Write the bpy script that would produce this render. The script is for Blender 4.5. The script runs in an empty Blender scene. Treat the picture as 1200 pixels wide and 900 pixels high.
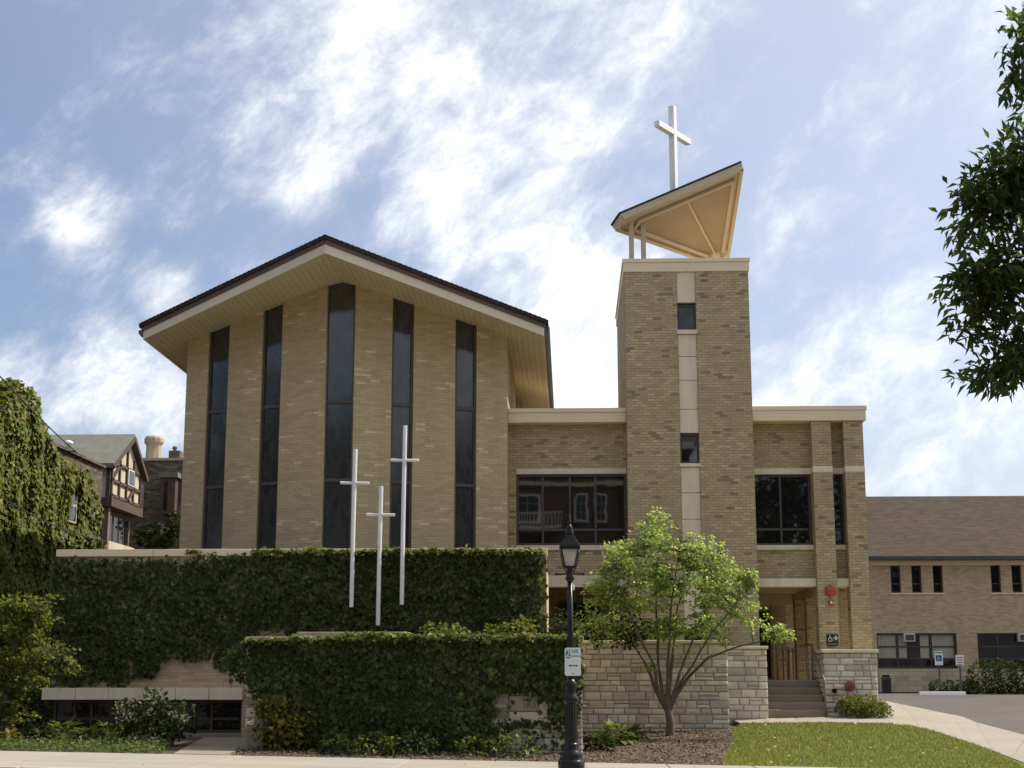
import bpy, math, random
import numpy as np
from mathutils import Vector, Matrix, noise as mnoise

random.seed(7); RNG = np.random.default_rng(7)
R = math.radians
SC = bpy.context.scene
COL = SC.collection

# ------------------------------------------------------------------ camera
EZ = 1.6                       # eye height above the kerb at the lamp
F = 1750.0                     # focal length in photo pixels (1200 wide)
PITCH = math.atan(345.0 / F)
YAW = math.atan(67.0 / F * math.cos(PITCH))
cam_d = bpy.data.cameras.new('camera'); cam = bpy.data.objects.new('camera', cam_d); COL.objects.link(cam)
cam_d.sensor_width = 36.0; cam_d.lens = 36.0 * F / 1200.0; cam_d.clip_start = 0.1; cam_d.clip_end = 3000
cam.location = (0, 0, EZ); cam.rotation_euler = (R(90) + PITCH, 0, YAW)
SC.camera = cam

# ------------------------------------------------------------------ light
SUN_EL, SUN_AZ = R(50), R(67)      # azimuth from +Y towards +X
SKY_STRENGTH = 0.12
sun_d = bpy.data.lights.new('sun', 'SUN'); sun_d.energy = 2.1; sun_d.angle = R(0.53); sun_d.color = (1.0, 0.93, 0.82)
sun = bpy.data.objects.new('sun', sun_d); COL.objects.link(sun)
SV = Vector((math.sin(SUN_AZ) * math.cos(SUN_EL), math.cos(SUN_AZ) * math.cos(SUN_EL), math.sin(SUN_EL)))
sun.rotation_euler = (-SV).to_track_quat('-Z', 'Y').to_euler(); sun.location = SV * 200
SC.view_settings.view_transform = 'Standard'; SC.view_settings.look = 'None'
SC.view_settings.gamma = 1.0; SC.view_settings.use_curve_mapping = False
SC.view_settings.exposure = 1.40

# ------------------------------------------------------------------ pixel <-> place
_f = Vector((-math.sin(YAW) * math.cos(PITCH), math.cos(YAW) * math.cos(PITCH), math.sin(PITCH)))
_r = Vector((math.cos(YAW), math.sin(YAW), 0)); _u = _r.cross(_f)
def ray(px, py): return _f + _r * ((px - 600) / F) + _u * ((450 - py) / F)
def at(px, py, Y):
    d = ray(px, py); return Vector((0, 0, EZ)) + d * (Y / d.y)
def X(px, Y, py=650): return at(px, py, Y).x
def Z(py, Y, px=650): return at(px, py, Y).z

def lerp(a, b, t): return a + (b - a) * t
def interp(x, xs, ys): return float(np.interp(x, xs, ys))
def street(x): return 0.18 - 0.0178 * max(-60, min(60, x))
def g(x, y):
    a = street(x)
    b = interp(x, (-40, -8, 2, 6, 40), (0.38, 0.42, 0.56, 0.69, 0.75))
    if y <= 26.6: return a
    if y <= 37:
        t = (y - 26.6) / 10.4
        return lerp(a, b, t)
    if y <= 62:
        return lerp(b, 1.06, (y - 37) / 25)
    return 1.06
def gp(px, py):
    d = ray(px, py); o = Vector((0, 0, EZ)); lo, hi = 5.0, 120.0
    for _ in range(50):
        m = (lo + hi) / 2; p = o + d * (m / d.y)
        if p.z > g(p.x, p.y): lo = m
        else: hi = m
    p = o + d * (lo / d.y); return Vector((p.x, p.y, g(p.x, p.y)))

# ------------------------------------------------------------------ world: daylight sky with thin cloud
W = bpy.data.worlds.new('World'); SC.world = W; W.use_nodes = True
class NT:
    def __init__(s, t): s.t = t; s.n = t.nodes; s.l = t.links
    def new(s, k, **kw):
        x = s.n.new(k)
        for a, b in kw.items():
            if a.startswith('i_'):
                key = a[2:]; key = int(key) if key.isdigit() else key.replace('_', ' ')
                x.inputs[key].default_value = b
            else: setattr(x, a, b)
        return x
    def link(s, a, b): s.l.new(a, b)
    def math(s, op, a, b=None, c=None, clamp=False):
        x = s.n.new('ShaderNodeMath'); x.operation = op; x.use_clamp = clamp
        for i, v in enumerate((a, b, c)):
            if v is None: continue
            if isinstance(v, (int, float)): x.inputs[i].default_value = v
            else: s.l.new(v, x.inputs[i])
        return x.outputs[0]
    def mix(s, fac, a, b, blend='MIX'):
        x = s.n.new('ShaderNodeMix'); x.data_type = 'RGBA'; x.blend_type = blend
        for inp, v in ((x.inputs[0], fac), (x.inputs[6], a), (x.inputs[7], b)):
            if isinstance(v, (int, float)): inp.default_value = v
            elif isinstance(v, (tuple, list)): inp.default_value = (v[0], v[1], v[2], 1)
            else: s.l.new(v, inp)
        return x.outputs[2]
    def ramp(s, fac, stops, interp='LINEAR'):
        x = s.n.new('ShaderNodeValToRGB'); cr = x.color_ramp; cr.interpolation = interp
        while len(cr.elements) < len(stops): cr.elements.new(0.5)
        for e, (p, c) in zip(cr.elements, stops):
            e.position = p
            e.color = (c, c, c, 1) if isinstance(c, (int, float)) else (c[0], c[1], c[2], 1)
        s.l.new(fac, x.inputs[0]); return x.outputs[0]

def build_world():
    t = NT(W.node_tree); t.n.clear()
    out = t.new('ShaderNodeOutputWorld'); bg = t.new('ShaderNodeBackground'); bg.inputs[1].default_value = SKY_STRENGTH
    t.link(bg.outputs[0], out.inputs[0])
    sky = t.new('ShaderNodeTexSky'); sky.sky_type = 'NISHITA'; sky.sun_disc = False
    sky.sun_elevation = SUN_EL; sky.sun_rotation = SUN_AZ; sky.air_density = 1.0; sky.dust_density = 1.5; sky.ozone_density = 2.2
    tc = t.new('ShaderNodeTexCoord'); D = tc.outputs['Generated']
    sp = t.new('ShaderNodeSeparateXYZ'); t.link(D, sp.inputs[0])
    zz = t.math('ADD', t.math('MAXIMUM', sp.outputs[2], 0.0), 0.16)
    cv = t.new('ShaderNodeCombineXYZ')
    t.link(t.math('DIVIDE', sp.outputs[0], zz), cv.inputs[0]); t.link(t.math('DIVIDE', sp.outputs[1], zz), cv.inputs[1])
    def noi(scale, det, rough, vec, off=(0, 0, 0), dist=0.0):
        m = t.new('ShaderNodeMapping'); m.inputs['Location'].default_value = off; t.link(vec, m.inputs[0])
        n = t.new('ShaderNodeTexNoise'); n.inputs['Scale'].default_value = scale; n.inputs['Detail'].default_value = det
        n.inputs['Roughness'].default_value = rough; n.inputs['Distortion'].default_value = dist; t.link(m.outputs[0], n.inputs['Vector']); return n.outputs[0]
    dr = t.new('ShaderNodeMapping'); dr.inputs['Rotation'].default_value = (0, R(38), 0); t.link(D, dr.inputs[0])
    dm = t.new('ShaderNodeMapping'); dm.inputs['Scale'].default_value = (0.75, 1.0, 1.25); t.link(dr.outputs[0], dm.inputs[0])
    wisp = noi(6.5, 12, 0.62, dm.outputs[0], (3.1, 1.7, 0.4), 0.35)
    fine = noi(24, 10, 0.66, dm.outputs[0], (0.3, 4.2, 1.1), 0.25)
    big = noi(0.75, 3, 0.5, cv.outputs[0], (5.3, 2.2, 0))
    # banks of cloud, given by direction and angular size
    dens = None
    banks = [(b0_, b1_, b2_ * 1.0, b3_ * (.72 if (b0_ > 900 or b0_ < 250) else 1.05)) for b0_, b1_, b2_, b3_ in [(440, 70, 0.085, .95), (360, 140, 0.07, .75), (520, 200, 0.07, .9), (600, 250, 0.085, 1.), (650, 340, 0.08, 1.), (690, 430, .08, 1.),
             (760, 60, 0.075, .8), (640, 150, .08, .75), (95, 262, 0.034, 1.25), (195, 342, 0.032, 1.2), (120, 420, 0.06, 1.), (30, 460, 0.06, .95), (170, 480, .05, .9),
             (1000, 400, 0.075, .95), (1090, 430, 0.09, .85), (920, 460, 0.07, .95), (930, 230, 0.045, .75), (1130, 500, .08, .9), (560, 90, .05, .5), (980, 300, .05, .7), (1180, 90, .07, .6), (560, 120, .2, .34), (1040, 330, .2, .30), (90, 430, .13, .32)]]
    for px, py, w, a in banks:
        d = ray(px, py).normalized()
        vm = t.new('ShaderNodeVectorMath'); vm.operation = 'DISTANCE'; t.link(D, vm.inputs[0]); vm.inputs[1].default_value = d
        mr = t.new('ShaderNodeMapRange'); mr.interpolation_type = 'SMOOTHSTEP'; t.link(vm.outputs['Value'], mr.inputs[0])
        mr.inputs[1].default_value = 0.0; mr.inputs[2].default_value = w * 1.75; mr.inputs[3].default_value = a; mr.inputs[4].default_value = 0.0
        dens = mr.outputs[0] if dens is None else t.math('MAXIMUM', dens, mr.outputs[0])
    # broken cloud over the unseen sky too, its cover raised to brighten ambient light
    c0 = t.math('MULTIPLY', t.math('SUBTRACT', big, 0.33), 2.8)
    vm = t.new('ShaderNodeVectorMath'); vm.operation = 'DISTANCE'; t.link(D, vm.inputs[0]); vm.inputs[1].default_value = ray(600, 330).normalized()
    away = t.new('ShaderNodeMapRange'); away.interpolation_type = 'SMOOTHSTEP'; t.link(vm.outputs['Value'], away.inputs[0])
    away.inputs[1].default_value = 0.38; away.inputs[2].default_value = 0.6; away.inputs[3].default_value = 0.35; away.inputs[4].default_value = 1.0
    dens = t.math('MAXIMUM', dens, t.math('MULTIPLY', c0, away.outputs[0]))
    tex = t.math('ADD', t.math('MULTIPLY', wisp, 0.52), t.math('MULTIPLY', fine, 0.48))
    m = t.math('ADD', t.math('MULTIPLY', dens, 0.62), t.math('MULTIPLY', t.math('SUBTRACT', tex, 0.5), 2.5))
    mask = t.new('ShaderNodeMapRange'); mask.interpolation_type = 'SMOOTHSTEP'; t.link(m, mask.inputs[0])
    mask.inputs[1].default_value = 0.02; mask.inputs[2].default_value = 0.90; mask.inputs[3].default_value = 0.0; mask.inputs[4].default_value = 0.93
    cl = t.mix(t.math('MULTIPLY', mask.outputs[0], t.math('ADD', fine, 0.35)), CLOUD_LO, CLOUD_HI)
    # thin high veil: brighter towards the sun, as haze is
    sd = t.new('ShaderNodeVectorMath'); sd.operation = 'DOT_PRODUCT'; t.link(D, sd.inputs[0]); sd.inputs[1].default_value = SV
    wv = t.math('MULTIPLY', t.math('POWER', t.math('MAXIMUM', t.math('ADD', t.math('MULTIPLY', sd.outputs['Value'], 0.8), 0.2), 0.0), 2.0), 2.0)
    vs_ = t.new('ShaderNodeVectorMath'); vs_.operation = 'SCALE'; vs_.inputs[0].default_value = SKY_VEIL; t.link(wv, vs_.inputs['Scale'])
    haze = t.mix(1.0, t.mix(0.68, sky.outputs[0], (0.0, 0.10, 0.50)), vs_.outputs[0], 'ADD')
    t.link(t.mix(mask.outputs[0], haze, cl), bg.inputs[0])
CLOUD_LO, CLOUD_HI, SKY_VEIL = (3.2, 3.2, 3.3), (5.0, 4.95, 4.9), (1.16, 1.03, 0.76)
build_world()

# ------------------------------------------------------------------ materials
MATS = {}
def mat(name, build):
    m = bpy.data.materials.new(name); m.use_nodes = True
    t = NT(m.node_tree); t.n.clear()
    out = t.new('ShaderNodeOutputMaterial'); p = t.new('ShaderNodeBsdfPrincipled'); t.link(p.outputs[0], out.inputs[0])
    build(t, p, out); MATS[name] = m; return m
def setp(p, col=None, rough=None, metal=None, spec=None, ior=None):
    if col is not None: p.inputs['Base Color'].default_value = (*col, 1)
    if rough is not None: p.inputs['Roughness'].default_value = rough
    if metal is not None: p.inputs['Metallic'].default_value = metal
    if spec is not None: p.inputs['Specular IOR Level'].default_value = spec
    if ior is not None: p.inputs['IOR'].default_value = ior
def objco(t, scale=1.0):
    g_ = t.new('ShaderNodeNewGeometry'); m = t.new('ShaderNodeMapping'); m.inputs['Scale'].default_value = (scale,) * 3 if isinstance(scale, (int, float)) else scale
    t.link(g_.outputs['Position'], m.inputs[0]); return m.outputs[0]
def tnoise(t, vec, scale, det=4, rough=0.55):
    n = t.new('ShaderNodeTexNoise'); n.inputs['Scale'].default_value = scale; n.inputs['Detail'].default_value = det; n.inputs['Roughness'].default_value = rough
    t.link(vec, n.inputs['Vector']); return n.outputs[0]
def bump(t, p, h, strength=0.4, dist=0.01):
    b = t.new('ShaderNodeBump'); b.inputs['Strength'].default_value = strength; b.inputs['Distance'].default_value = dist
    t.link(h, b.inputs['Height']); t.link(b.outputs[0], p.inputs['Normal'])

def mottled(name, ca, cb, scale=3.0, rough=0.8, bstr=0.25, fine=40, dirt=None, spec=0.3, rnd=0.0, fa=0.30):
    def f(t, p, out):
        v = objco(t); n1 = tnoise(t, v, scale, 6, 0.6); n2 = tnoise(t, v, fine, 4, 0.6)
        c = t.mix(t.ramp(n1, [(0.3, 0.0), (0.7, 1.0)]), ca, cb)
        c = t.mix(t.ramp(n2, [(0.3, 0.0), (0.75, fa)]), c, tuple(x * 0.6 for x in ca))
        if dirt:
            st = tnoise(t, objco(t, (2.2, 2.2, 0.25)), 1.6, 5, 0.6)
            c = t.mix(t.ramp(st, [(0.48, 0.0), (0.72, 0.55)]), c, dirt)
        if rnd:
            oi = t.new('ShaderNodeObjectInfo')
            hv = t.new('ShaderNodeHueSaturation'); t.link(c, hv.inputs['Color'])
            t.link(t.math('ADD', t.math('MULTIPLY', oi.outputs['Random'], rnd), 1 - rnd / 2), hv.inputs['Value'])
            t.link(t.math('ADD', t.math('MULTIPLY', t.math('FRACT', t.math('MULTIPLY', oi.outputs['Random'], 17.3)), 0.5), 0.75), hv.inputs['Saturation'])
            c = hv.outputs[0]
        t.link(c, p.inputs['Base Color']); setp(p, rough=rough, spec=spec)
        bump(t, p, t.math('ADD', n2, t.math('MULTIPLY', n1, 0.5)), bstr, 0.01)
    return mat(name, f)

def brick(name, bw, bh, mort, stops, mortar, weather=0.35, rough=0.85):
    def f(t, p, out):
        uv = t.new('ShaderNodeUVMap'); sp = t.new('ShaderNodeSeparateXYZ'); t.link(uv.outputs[0], sp.inputs[0])
        u, v = sp.outputs[0], sp.outputs[1]
        vv = t.math('DIVIDE', v, bh); row = t.math('FLOOR', vv); fv = t.math('FRACT', vv)
        wn0 = t.new('ShaderNodeTexWhiteNoise'); wn0.noise_dimensions = '1D'; t.link(row, wn0.inputs['W'])
        off = t.math('ADD', t.math('MULTIPLY', t.math('FLOORED_MODULO', row, 2.0), 0.5), t.math('MULTIPLY', wn0.outputs[0], 0.12))
        uu = t.math('ADD', t.math('DIVIDE', u, bw), off); col = t.math('FLOOR', uu); fu = t.math('FRACT', uu)
        mk = t.math('MAXIMUM', t.math('LESS_THAN', fu, mort / bw), t.math('LESS_THAN', fv, mort / bh))
        cx = t.new('ShaderNodeCombineXYZ'); t.link(col, cx.inputs[0]); t.link(row, cx.inputs[1])
        wn = t.new('ShaderNodeTexWhiteNoise'); wn.noise_dimensions = '2D'; t.link(cx.outputs[0], wn.inputs['Vector'])
        c = t.ramp(wn.outputs[0], stops)
        vpos = objco(t); n1 = tnoise(t, vpos, 0.55, 5, 0.6); n2 = tnoise(t, vpos, 30, 3, 0.6)
        c = t.mix(mk, c, mortar)
        c = t.mix(t.ramp(n1, [(0.35, 0.0), (0.75, weather)]), c, tuple(x * 0.62 for x in stops[len(stops) // 2][1]))
        n3 = tnoise(t, objco(t, (1.6, 1.6, 0.12)), 1.3, 6, 0.65)
        c = t.mix(t.ramp(n3, [(0.50, 0.0), (0.78, 0.38)]), c, tuple(x * 0.5 for x in stops[len(stops) // 2][1]))
        c = t.mix(t.ramp(n2, [(0.3, 0.0), (0.8, 0.3)]), c, tuple(x * 0.55 for x in stops[len(stops) // 2][1]))
        t.link(c, p.inputs['Base Color']); setp(p, rough=rough, spec=0.25)
        bump(t, p, t.math('ADD', t.math('SUBTRACT', 1.0, mk), t.math('MULTIPLY', n2, 0.5)), 0.5, 0.008)
    return mat(name, f)

brick('brick_tower', 0.205, 0.072, 0.014,
      [(0.0, (0.230, 0.177, 0.107)), (0.05, (0.286, 0.222, 0.135)), (0.075, (0.441, 0.347, 0.203)), (0.5, (0.509, 0.407, 0.239)), (0.85, (0.557, 0.452, 0.271)), (1.0, (0.625, 0.515, 0.321))], (0.279, 0.220, 0.131))
brick('brick_buff', 0.26, 0.0677, 0.010,
      [(0.0, (0.464, 0.361, 0.210)), (0.3, (0.510, 0.398, 0.234)), (0.6, (0.553, 0.437, 0.258)), (0.95, (0.589, 0.466, 0.280)), (0.97, (0.724, 0.588, 0.375)), (1.0, (0.782, 0.647, 0.422))], (0.384, 0.302, 0.181))
brick('brick_hall', 0.22, 0.0677, 0.010,
      [(0.0, (0.443, 0.325, 0.200)), (0.3, (0.510, 0.385, 0.244)), (0.6, (0.570, 0.437, 0.282)), (1.0, (0.637, 0.495, 0.333))], (0.398, 0.310, 0.208))
brick('brick_red', 0.22, 0.07, 0.010, [(0.0, (0.07, 0.035, 0.025)), (0.5, (0.125, 0.062, 0.042)), (1.0, (0.19, 0.095, 0.065))], (0.17, 0.14, 0.11))
brick('brick_brown', 0.25, 0.08, 0.014, [(0.0, (0.054, 0.041, 0.030)), (0.4, (0.117, 0.088, 0.060)), (0.8, (0.171, 0.132, 0.090)), (1.0, (0.243, 0.206, 0.150))], (0.126, 0.113, 0.090))
brick('ashlar_far', 0.52, 0.19, 0.012, [(0.0, (0.40, 0.33, 0.22)), (0.5, (0.52, 0.44, 0.31)), (1.0, (0.60, 0.52, 0.39))], (0.24, 0.20, 0.14))
mottled('limestone', (0.757, 0.645, 0.462), (0.820, 0.735, 0.546), 1.2, 0.85, 0.15, 25, dirt=(0.561, 0.476, 0.351))
mottled('wall_stone', (0.554, 0.499, 0.395), (0.734, 0.665, 0.540), 4.0, 0.9, 0.7, 18, rnd=0.5)
mottled('mortar', (0.253, 0.218, 0.161), (0.333, 0.287, 0.218), 6.0, 0.95, 0.4, 30)
mottled('coping_metal', (0.769, 0.632, 0.421), (0.820, 0.697, 0.480), 0.7, 0.5, 0.03, 8, spec=0.4, fa=0.07)
mottled('fascia_paint', (0.639, 0.546, 0.412), (0.680, 0.587, 0.448), 0.6, 0.55, 0.03, 8, spec=0.4, fa=0.07)
mottled('soffit_paint', (0.605, 0.513, 0.340), (0.659, 0.567, 0.383), 0.8, 0.6, 0.05, 8, fa=0.07)
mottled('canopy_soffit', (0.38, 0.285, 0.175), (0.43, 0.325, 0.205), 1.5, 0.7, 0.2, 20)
mottled('tan_paint', (0.55, 0.445, 0.295), (0.60, 0.49, 0.335), 0.8, 0.6, 0.05, 8, fa=0.07)
mottled('brown_trim', (0.10, 0.062, 0.045), (0.13, 0.08, 0.06), 2.0, 0.55, 0.05, 12, fa=0.07)
mottled('bronze_frame', (0.060, 0.042, 0.032), (0.085, 0.06, 0.045), 2.0, 0.45, 0.03, 12, spec=0.5, fa=0.07)
mottled('white_paint', (0.78, 0.78, 0.77), (0.84, 0.84, 0.82), 1.0, 0.4, 0.03, 10, spec=0.5, fa=0.07)
mottled('cross_paint', (0.70, 0.69, 0.66), (0.80, 0.79, 0.76), 1.6, 0.45, 0.05, 9, spec=0.5, fa=0.07)
mottled('dark_gutter', (0.05, 0.055, 0.05), (0.09, 0.10, 0.09), 1.5, 0.45, 0.05, 10, spec=0.5, fa=0.07)
mottled('concrete_walk', (0.314, 0.281, 0.231), (0.367, 0.331, 0.276), 0.9, 0.9, 0.2, 35, rnd=0.10)
mottled('kerb_concrete', (0.40, 0.36, 0.30), (0.50, 0.455, 0.385), 1.4, 0.9, 0.3, 30, rnd=0.1)
mottled('step_concrete', (0.25, 0.21, 0.15), (0.33, 0.28, 0.21), 1.6, 0.9, 0.25, 30)
mottled('asphalt', (0.097, 0.085, 0.073), (0.132, 0.115, 0.102), 0.5, 0.95, 0.5, 60, dirt=(0.078, 0.068, 0.061))
mottled('road_asphalt', (0.198, 0.180, 0.158), (0.243, 0.221, 0.194), 0.5, 0.95, 0.5, 60)
mottled('soil', (0.065, 0.045, 0.03), (0.12, 0.085, 0.055), 3.0, 1.0, 0.9, 30)
mottled('turf', (0.085, 0.12, 0.028), (0.14, 0.165, 0.045), 1.2, 1.0, 0.6, 40)
mottled('mulch', (0.075, 0.055, 0.038), (0.13, 0.098, 0.068), 6.0, 1.0, 0.5, 50)
mottled('bark', (0.085, 0.068, 0.045), (0.16, 0.13, 0.09), 9.0, 0.95, 0.8, 45)
mottled('dark_bark', (0.055, 0.042, 0.03), (0.10, 0.075, 0.055), 9.0, 0.95, 0.8, 45)
mottled('slate_roof', (0.14, 0.14, 0.115), (0.20, 0.20, 0.165), 2.0, 0.9, 0.4, 12)
mottled('stucco', (0.468, 0.399, 0.289), (0.578, 0.510, 0.391), 1.6, 0.9, 0.3, 20)
mottled('timber', (0.072, 0.048, 0.035), (0.112, 0.081, 0.060), 3.0, 0.8, 0.3, 20)
mottled('red_timber', (0.165, 0.108, 0.081), (0.225, 0.153, 0.114), 3.0, 0.8, 0.3, 20)
mottled('red_enamel', (0.40, 0.05, 0.03), (0.46, 0.07, 0.04), 2.0, 0.35, 0.03, 12, spec=0.5, fa=0.07)
mottled('rust_red', (0.22, 0.07, 0.05), (0.30, 0.10, 0.07), 6.0, 0.6, 0.3, 20)
mottled('rail_metal', (0.16, 0.13, 0.095), (0.20, 0.165, 0.12), 4.0, 0.4, 0.05, 20, spec=0.6)
mottled('cap_concrete', (0.40, 0.33, 0.24), (0.49, 0.41, 0.30), 2.0, 0.9, 0.3, 25, dirt=(0.24, 0.19, 0.13))
mottled('curtain', (0.36, 0.33, 0.27), (0.45, 0.415, 0.34), 1.2, 0.9, 0.1, 14)
mottled('plastic_white', (0.60, 0.60, 0.57), (0.68, 0.68, 0.65), 2.0, 0.5, 0.03, 12, fa=0.07)
mottled('sign_white', (0.70, 0.74, 0.72), (0.76, 0.79, 0.77), 4.0, 0.35, 0.0, 12, spec=0.5, fa=0.07)
mottled('sign_green', (0.012, 0.20, 0.13), (0.016, 0.23, 0.15), 4.0, 0.4, 0.0, 12, fa=0.07)
mottled('sign_blue', (0.02, 0.07, 0.30), (0.025, 0.085, 0.34), 4.0, 0.4, 0.0, 12, fa=0.07)
mottled('sign_red', (0.45, 0.06, 0.05), (0.5, 0.08, 0.06), 4.0, 0.4, 0.0, 12, fa=0.07)
mottled('sign_dark', (0.022, 0.02, 0.02), (0.03, 0.028, 0.026), 4.0, 0.5, 0.0, 12, fa=0.07)
mottled('plaque_stone', (0.29, 0.245, 0.19), (0.36, 0.31, 0.245), 4.0, 0.85, 0.2, 30)
mottled('engraved', (0.11, 0.09, 0.07), (0.14, 0.115, 0.09), 4.0, 0.9, 0.1, 30)
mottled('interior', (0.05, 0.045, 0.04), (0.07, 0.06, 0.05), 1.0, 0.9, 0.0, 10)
def f_shingle(t, p, out):
    uv = t.new('ShaderNodeUVMap'); sp = t.new('ShaderNodeSeparateXYZ'); t.link(uv.outputs[0], sp.inputs[0])
    v = t.math('DIVIDE', sp.outputs[1], 0.14); row = t.math('FLOOR', v)
    u = t.math('ADD', t.math('DIVIDE', sp.outputs[0], 0.33), t.math('MULTIPLY', row, 0.37)); cell = t.math('FLOOR', u)
    cx = t.new('ShaderNodeCombineXYZ'); t.link(cell, cx.inputs[0]); t.link(row, cx.inputs[1])
    wn = t.new('ShaderNodeTexWhiteNoise'); wn.noise_dimensions = '2D'; t.link(cx.outputs[0], wn.inputs['Vector'])
    c = t.ramp(wn.outputs[0], [(0, (0.060, 0.044, 0.030)), (0.5, (0.076, 0.057, 0.039)), (1, (0.096, 0.073, 0.051))])
    n = tnoise(t, objco(t), 0.4, 5)
    c = t.mix(t.ramp(n, [(0.35, 0.0), (0.7, 0.4)]), c, (0.065, 0.05, 0.04)); t.link(c, p.inputs['Base Color'])
    setp(p, rough=0.95, spec=0.2); bump(t, p, t.math('FRACT', v), 0.6, 0.02)
mat('shingle', f_shingle)
def f_shingle_dark(t, p, out):
    n = tnoise(t, objco(t), 14, 5); c = t.ramp(n, [(0.3, (0.028, 0.024, 0.024)), (0.7, (0.06, 0.05, 0.048))]); t.link(c, p.inputs['Base Color'])
    setp(p, rough=0.95, spec=0.2); bump(t, p, n, 0.6, 0.02)
mat('shingle_dark', f_shingle_dark)
def f_glass(ior, base, rough=0.02):
    def f(t, p, out):
        setp(p, base, rough, spec=0.5, ior=ior)
        n = tnoise(t, objco(t), 0.9, 2); bump(t, p, n, 0.06, 0.02)
    return f
mat('window_glass', f_glass(1.7, (0.012, 0.013, 0.012)))
mat('window_glass_hall', f_glass(1.32, (0.014, 0.014, 0.013)))
def f_stained(t, p, out):
    v = objco(t, (4.2, 4.2, 1.7)); vo = t.new('ShaderNodeTexVoronoi'); vo.feature = 'DISTANCE_TO_EDGE'; vo.inputs['Scale'].default_value = 1.9
    n = t.new('ShaderNodeTexNoise'); n.inputs['Scale'].default_value = 1.3; t.link(v, n.inputs['Vector'])
    t.link(t.mix(0.25, v, n.outputs['Color']), vo.inputs['Vector'])
    vc = t.new('ShaderNodeTexVoronoi'); vc.inputs['Scale'].default_value = 1.9; t.link(t.mix(0.25, v, n.outputs['Color']), vc.inputs['Vector'])
    sepc = t.new('ShaderNodeSeparateColor'); t.link(vc.outputs['Color'], sepc.inputs[0])
    line = t.math('LESS_THAN', vo.outputs['Distance'], 0.03)
    base = t.ramp(sepc.outputs[0], [(0, (0.026, 0.027, 0.026)), (0.5, (0.036, 0.037, 0.036)), (1, (0.048, 0.049, 0.046))])
    t.link(t.mix(line, base, (0.055, 0.055, 0.052)), p.inputs['Base Color'])
    setp(p, rough=0.10, ior=1.72, spec=0.5)
    bump(t, p, tnoise(t, objco(t), 1.2, 2), 0.10, 0.02)
mat('stained_glass', f_stained)
def f_black(t, p, out):
    n = tnoise(t, objco(t), 20, 4); t.link(t.ramp(n, [(0.3, (0.006, 0.006, 0.006)), (0.8, (0.013, 0.012, 0.011))]), p.inputs['Base Color'])
    setp(p, rough=0.30, spec=0.30)
mat('black_iron', f_black)
def f_lantern(t, p, out):
    setp(p, (0.85, 0.83, 0.78), 0.18, ior=1.3); p.inputs['Transmission Weight'].default_value = 0.75
mat('lantern_glass', f_lantern)
mat('refractor', lambda t, p, out: setp(p, (0.82, 0.80, 0.74), 0.35))

def leafmat(name, stops, rough=0.5, trans=0.35, spec=0.35):
    def f(t, p, out):
        a = t.new('ShaderNodeAttribute'); a.attribute_name = 'rnd'
        c = t.ramp(a.outputs['Fac'], stops); t.link(c, p.inputs['Base Color']); setp(p, rough=rough, spec=spec)
        tr = t.new('ShaderNodeBsdfTranslucent')
        hv = t.new('ShaderNodeHueSaturation'); hv.inputs['Value'].default_value = 1.5; hv.inputs['Saturation'].default_value = 1.1; hv.inputs['Hue'].default_value = 0.49
        t.link(c, hv.inputs['Color']); t.link(hv.outputs[0], tr.inputs[0])
        mx = t.new('ShaderNodeMixShader'); mx.inputs[0].default_value = trans
        t.link(p.outputs[0], mx.inputs[1]); t.link(tr.outputs[0], mx.inputs[2]); t.link(mx.outputs[0], out.inputs[0])
    return mat(name, f)
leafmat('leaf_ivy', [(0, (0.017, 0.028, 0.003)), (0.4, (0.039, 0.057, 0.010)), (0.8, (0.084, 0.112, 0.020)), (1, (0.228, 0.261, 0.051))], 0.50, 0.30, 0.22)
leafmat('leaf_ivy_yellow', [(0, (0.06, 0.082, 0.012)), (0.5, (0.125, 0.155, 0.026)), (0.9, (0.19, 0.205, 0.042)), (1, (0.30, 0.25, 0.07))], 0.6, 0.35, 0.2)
leafmat('leaf_dogwood', [(0, (0.129, 0.195, 0.042)), (0.5, (0.246, 0.337, 0.083)), (0.9, (0.368, 0.451, 0.139)), (1, (0.515, 0.525, 0.250))], 0.42, 0.5, 0.4)
leafmat('leaf_dark', [(0, (0.018, 0.030, 0.008)), (0.5, (0.034, 0.052, 0.014)), (1, (0.062, 0.082, 0.022))], 0.65, 0.28, 0.12)
leafmat('leaf_ash', [(0, (0.031, 0.051, 0.014)), (0.5, (0.051, 0.082, 0.020)), (1, (0.093, 0.133, 0.034))], 0.5, 0.5, 0.25)
leafmat('leaf_yellow', [(0, (0.06, 0.065, 0.012)), (0.5, (0.13, 0.12, 0.022)), (1, (0.30, 0.24, 0.05))], 0.55, 0.35, 0.25)
leafmat('leaf_fresh', [(0, (0.05, 0.08, 0.016)), (0.5, (0.085, 0.12, 0.026)), (1, (0.15, 0.18, 0.05))], 0.55, 0.35, 0.25)
leafmat('grass_blade', [(0, (0.131, 0.168, 0.031)), (0.5, (0.198, 0.229, 0.048)), (0.9, (0.276, 0.290, 0.085)), (1, (0.429, 0.353, 0.153))], 0.65, 0.35, 0.2)
leafmat('flower_white', [(0, (0.16, 0.15, 0.09)), (1, (0.34, 0.32, 0.21))], 0.7, 0.3)
leafmat('chip', [(0, (0.050, 0.033, 0.021)), (0.5, (0.129, 0.085, 0.055)), (1, (0.269, 0.185, 0.123))], 0.95, 0.0, 0.2)
leafmat('dry_leaf', [(0, (0.35, 0.26, 0.13)), (1, (0.66, 0.58, 0.40))], 0.7, 0.2)

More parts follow.
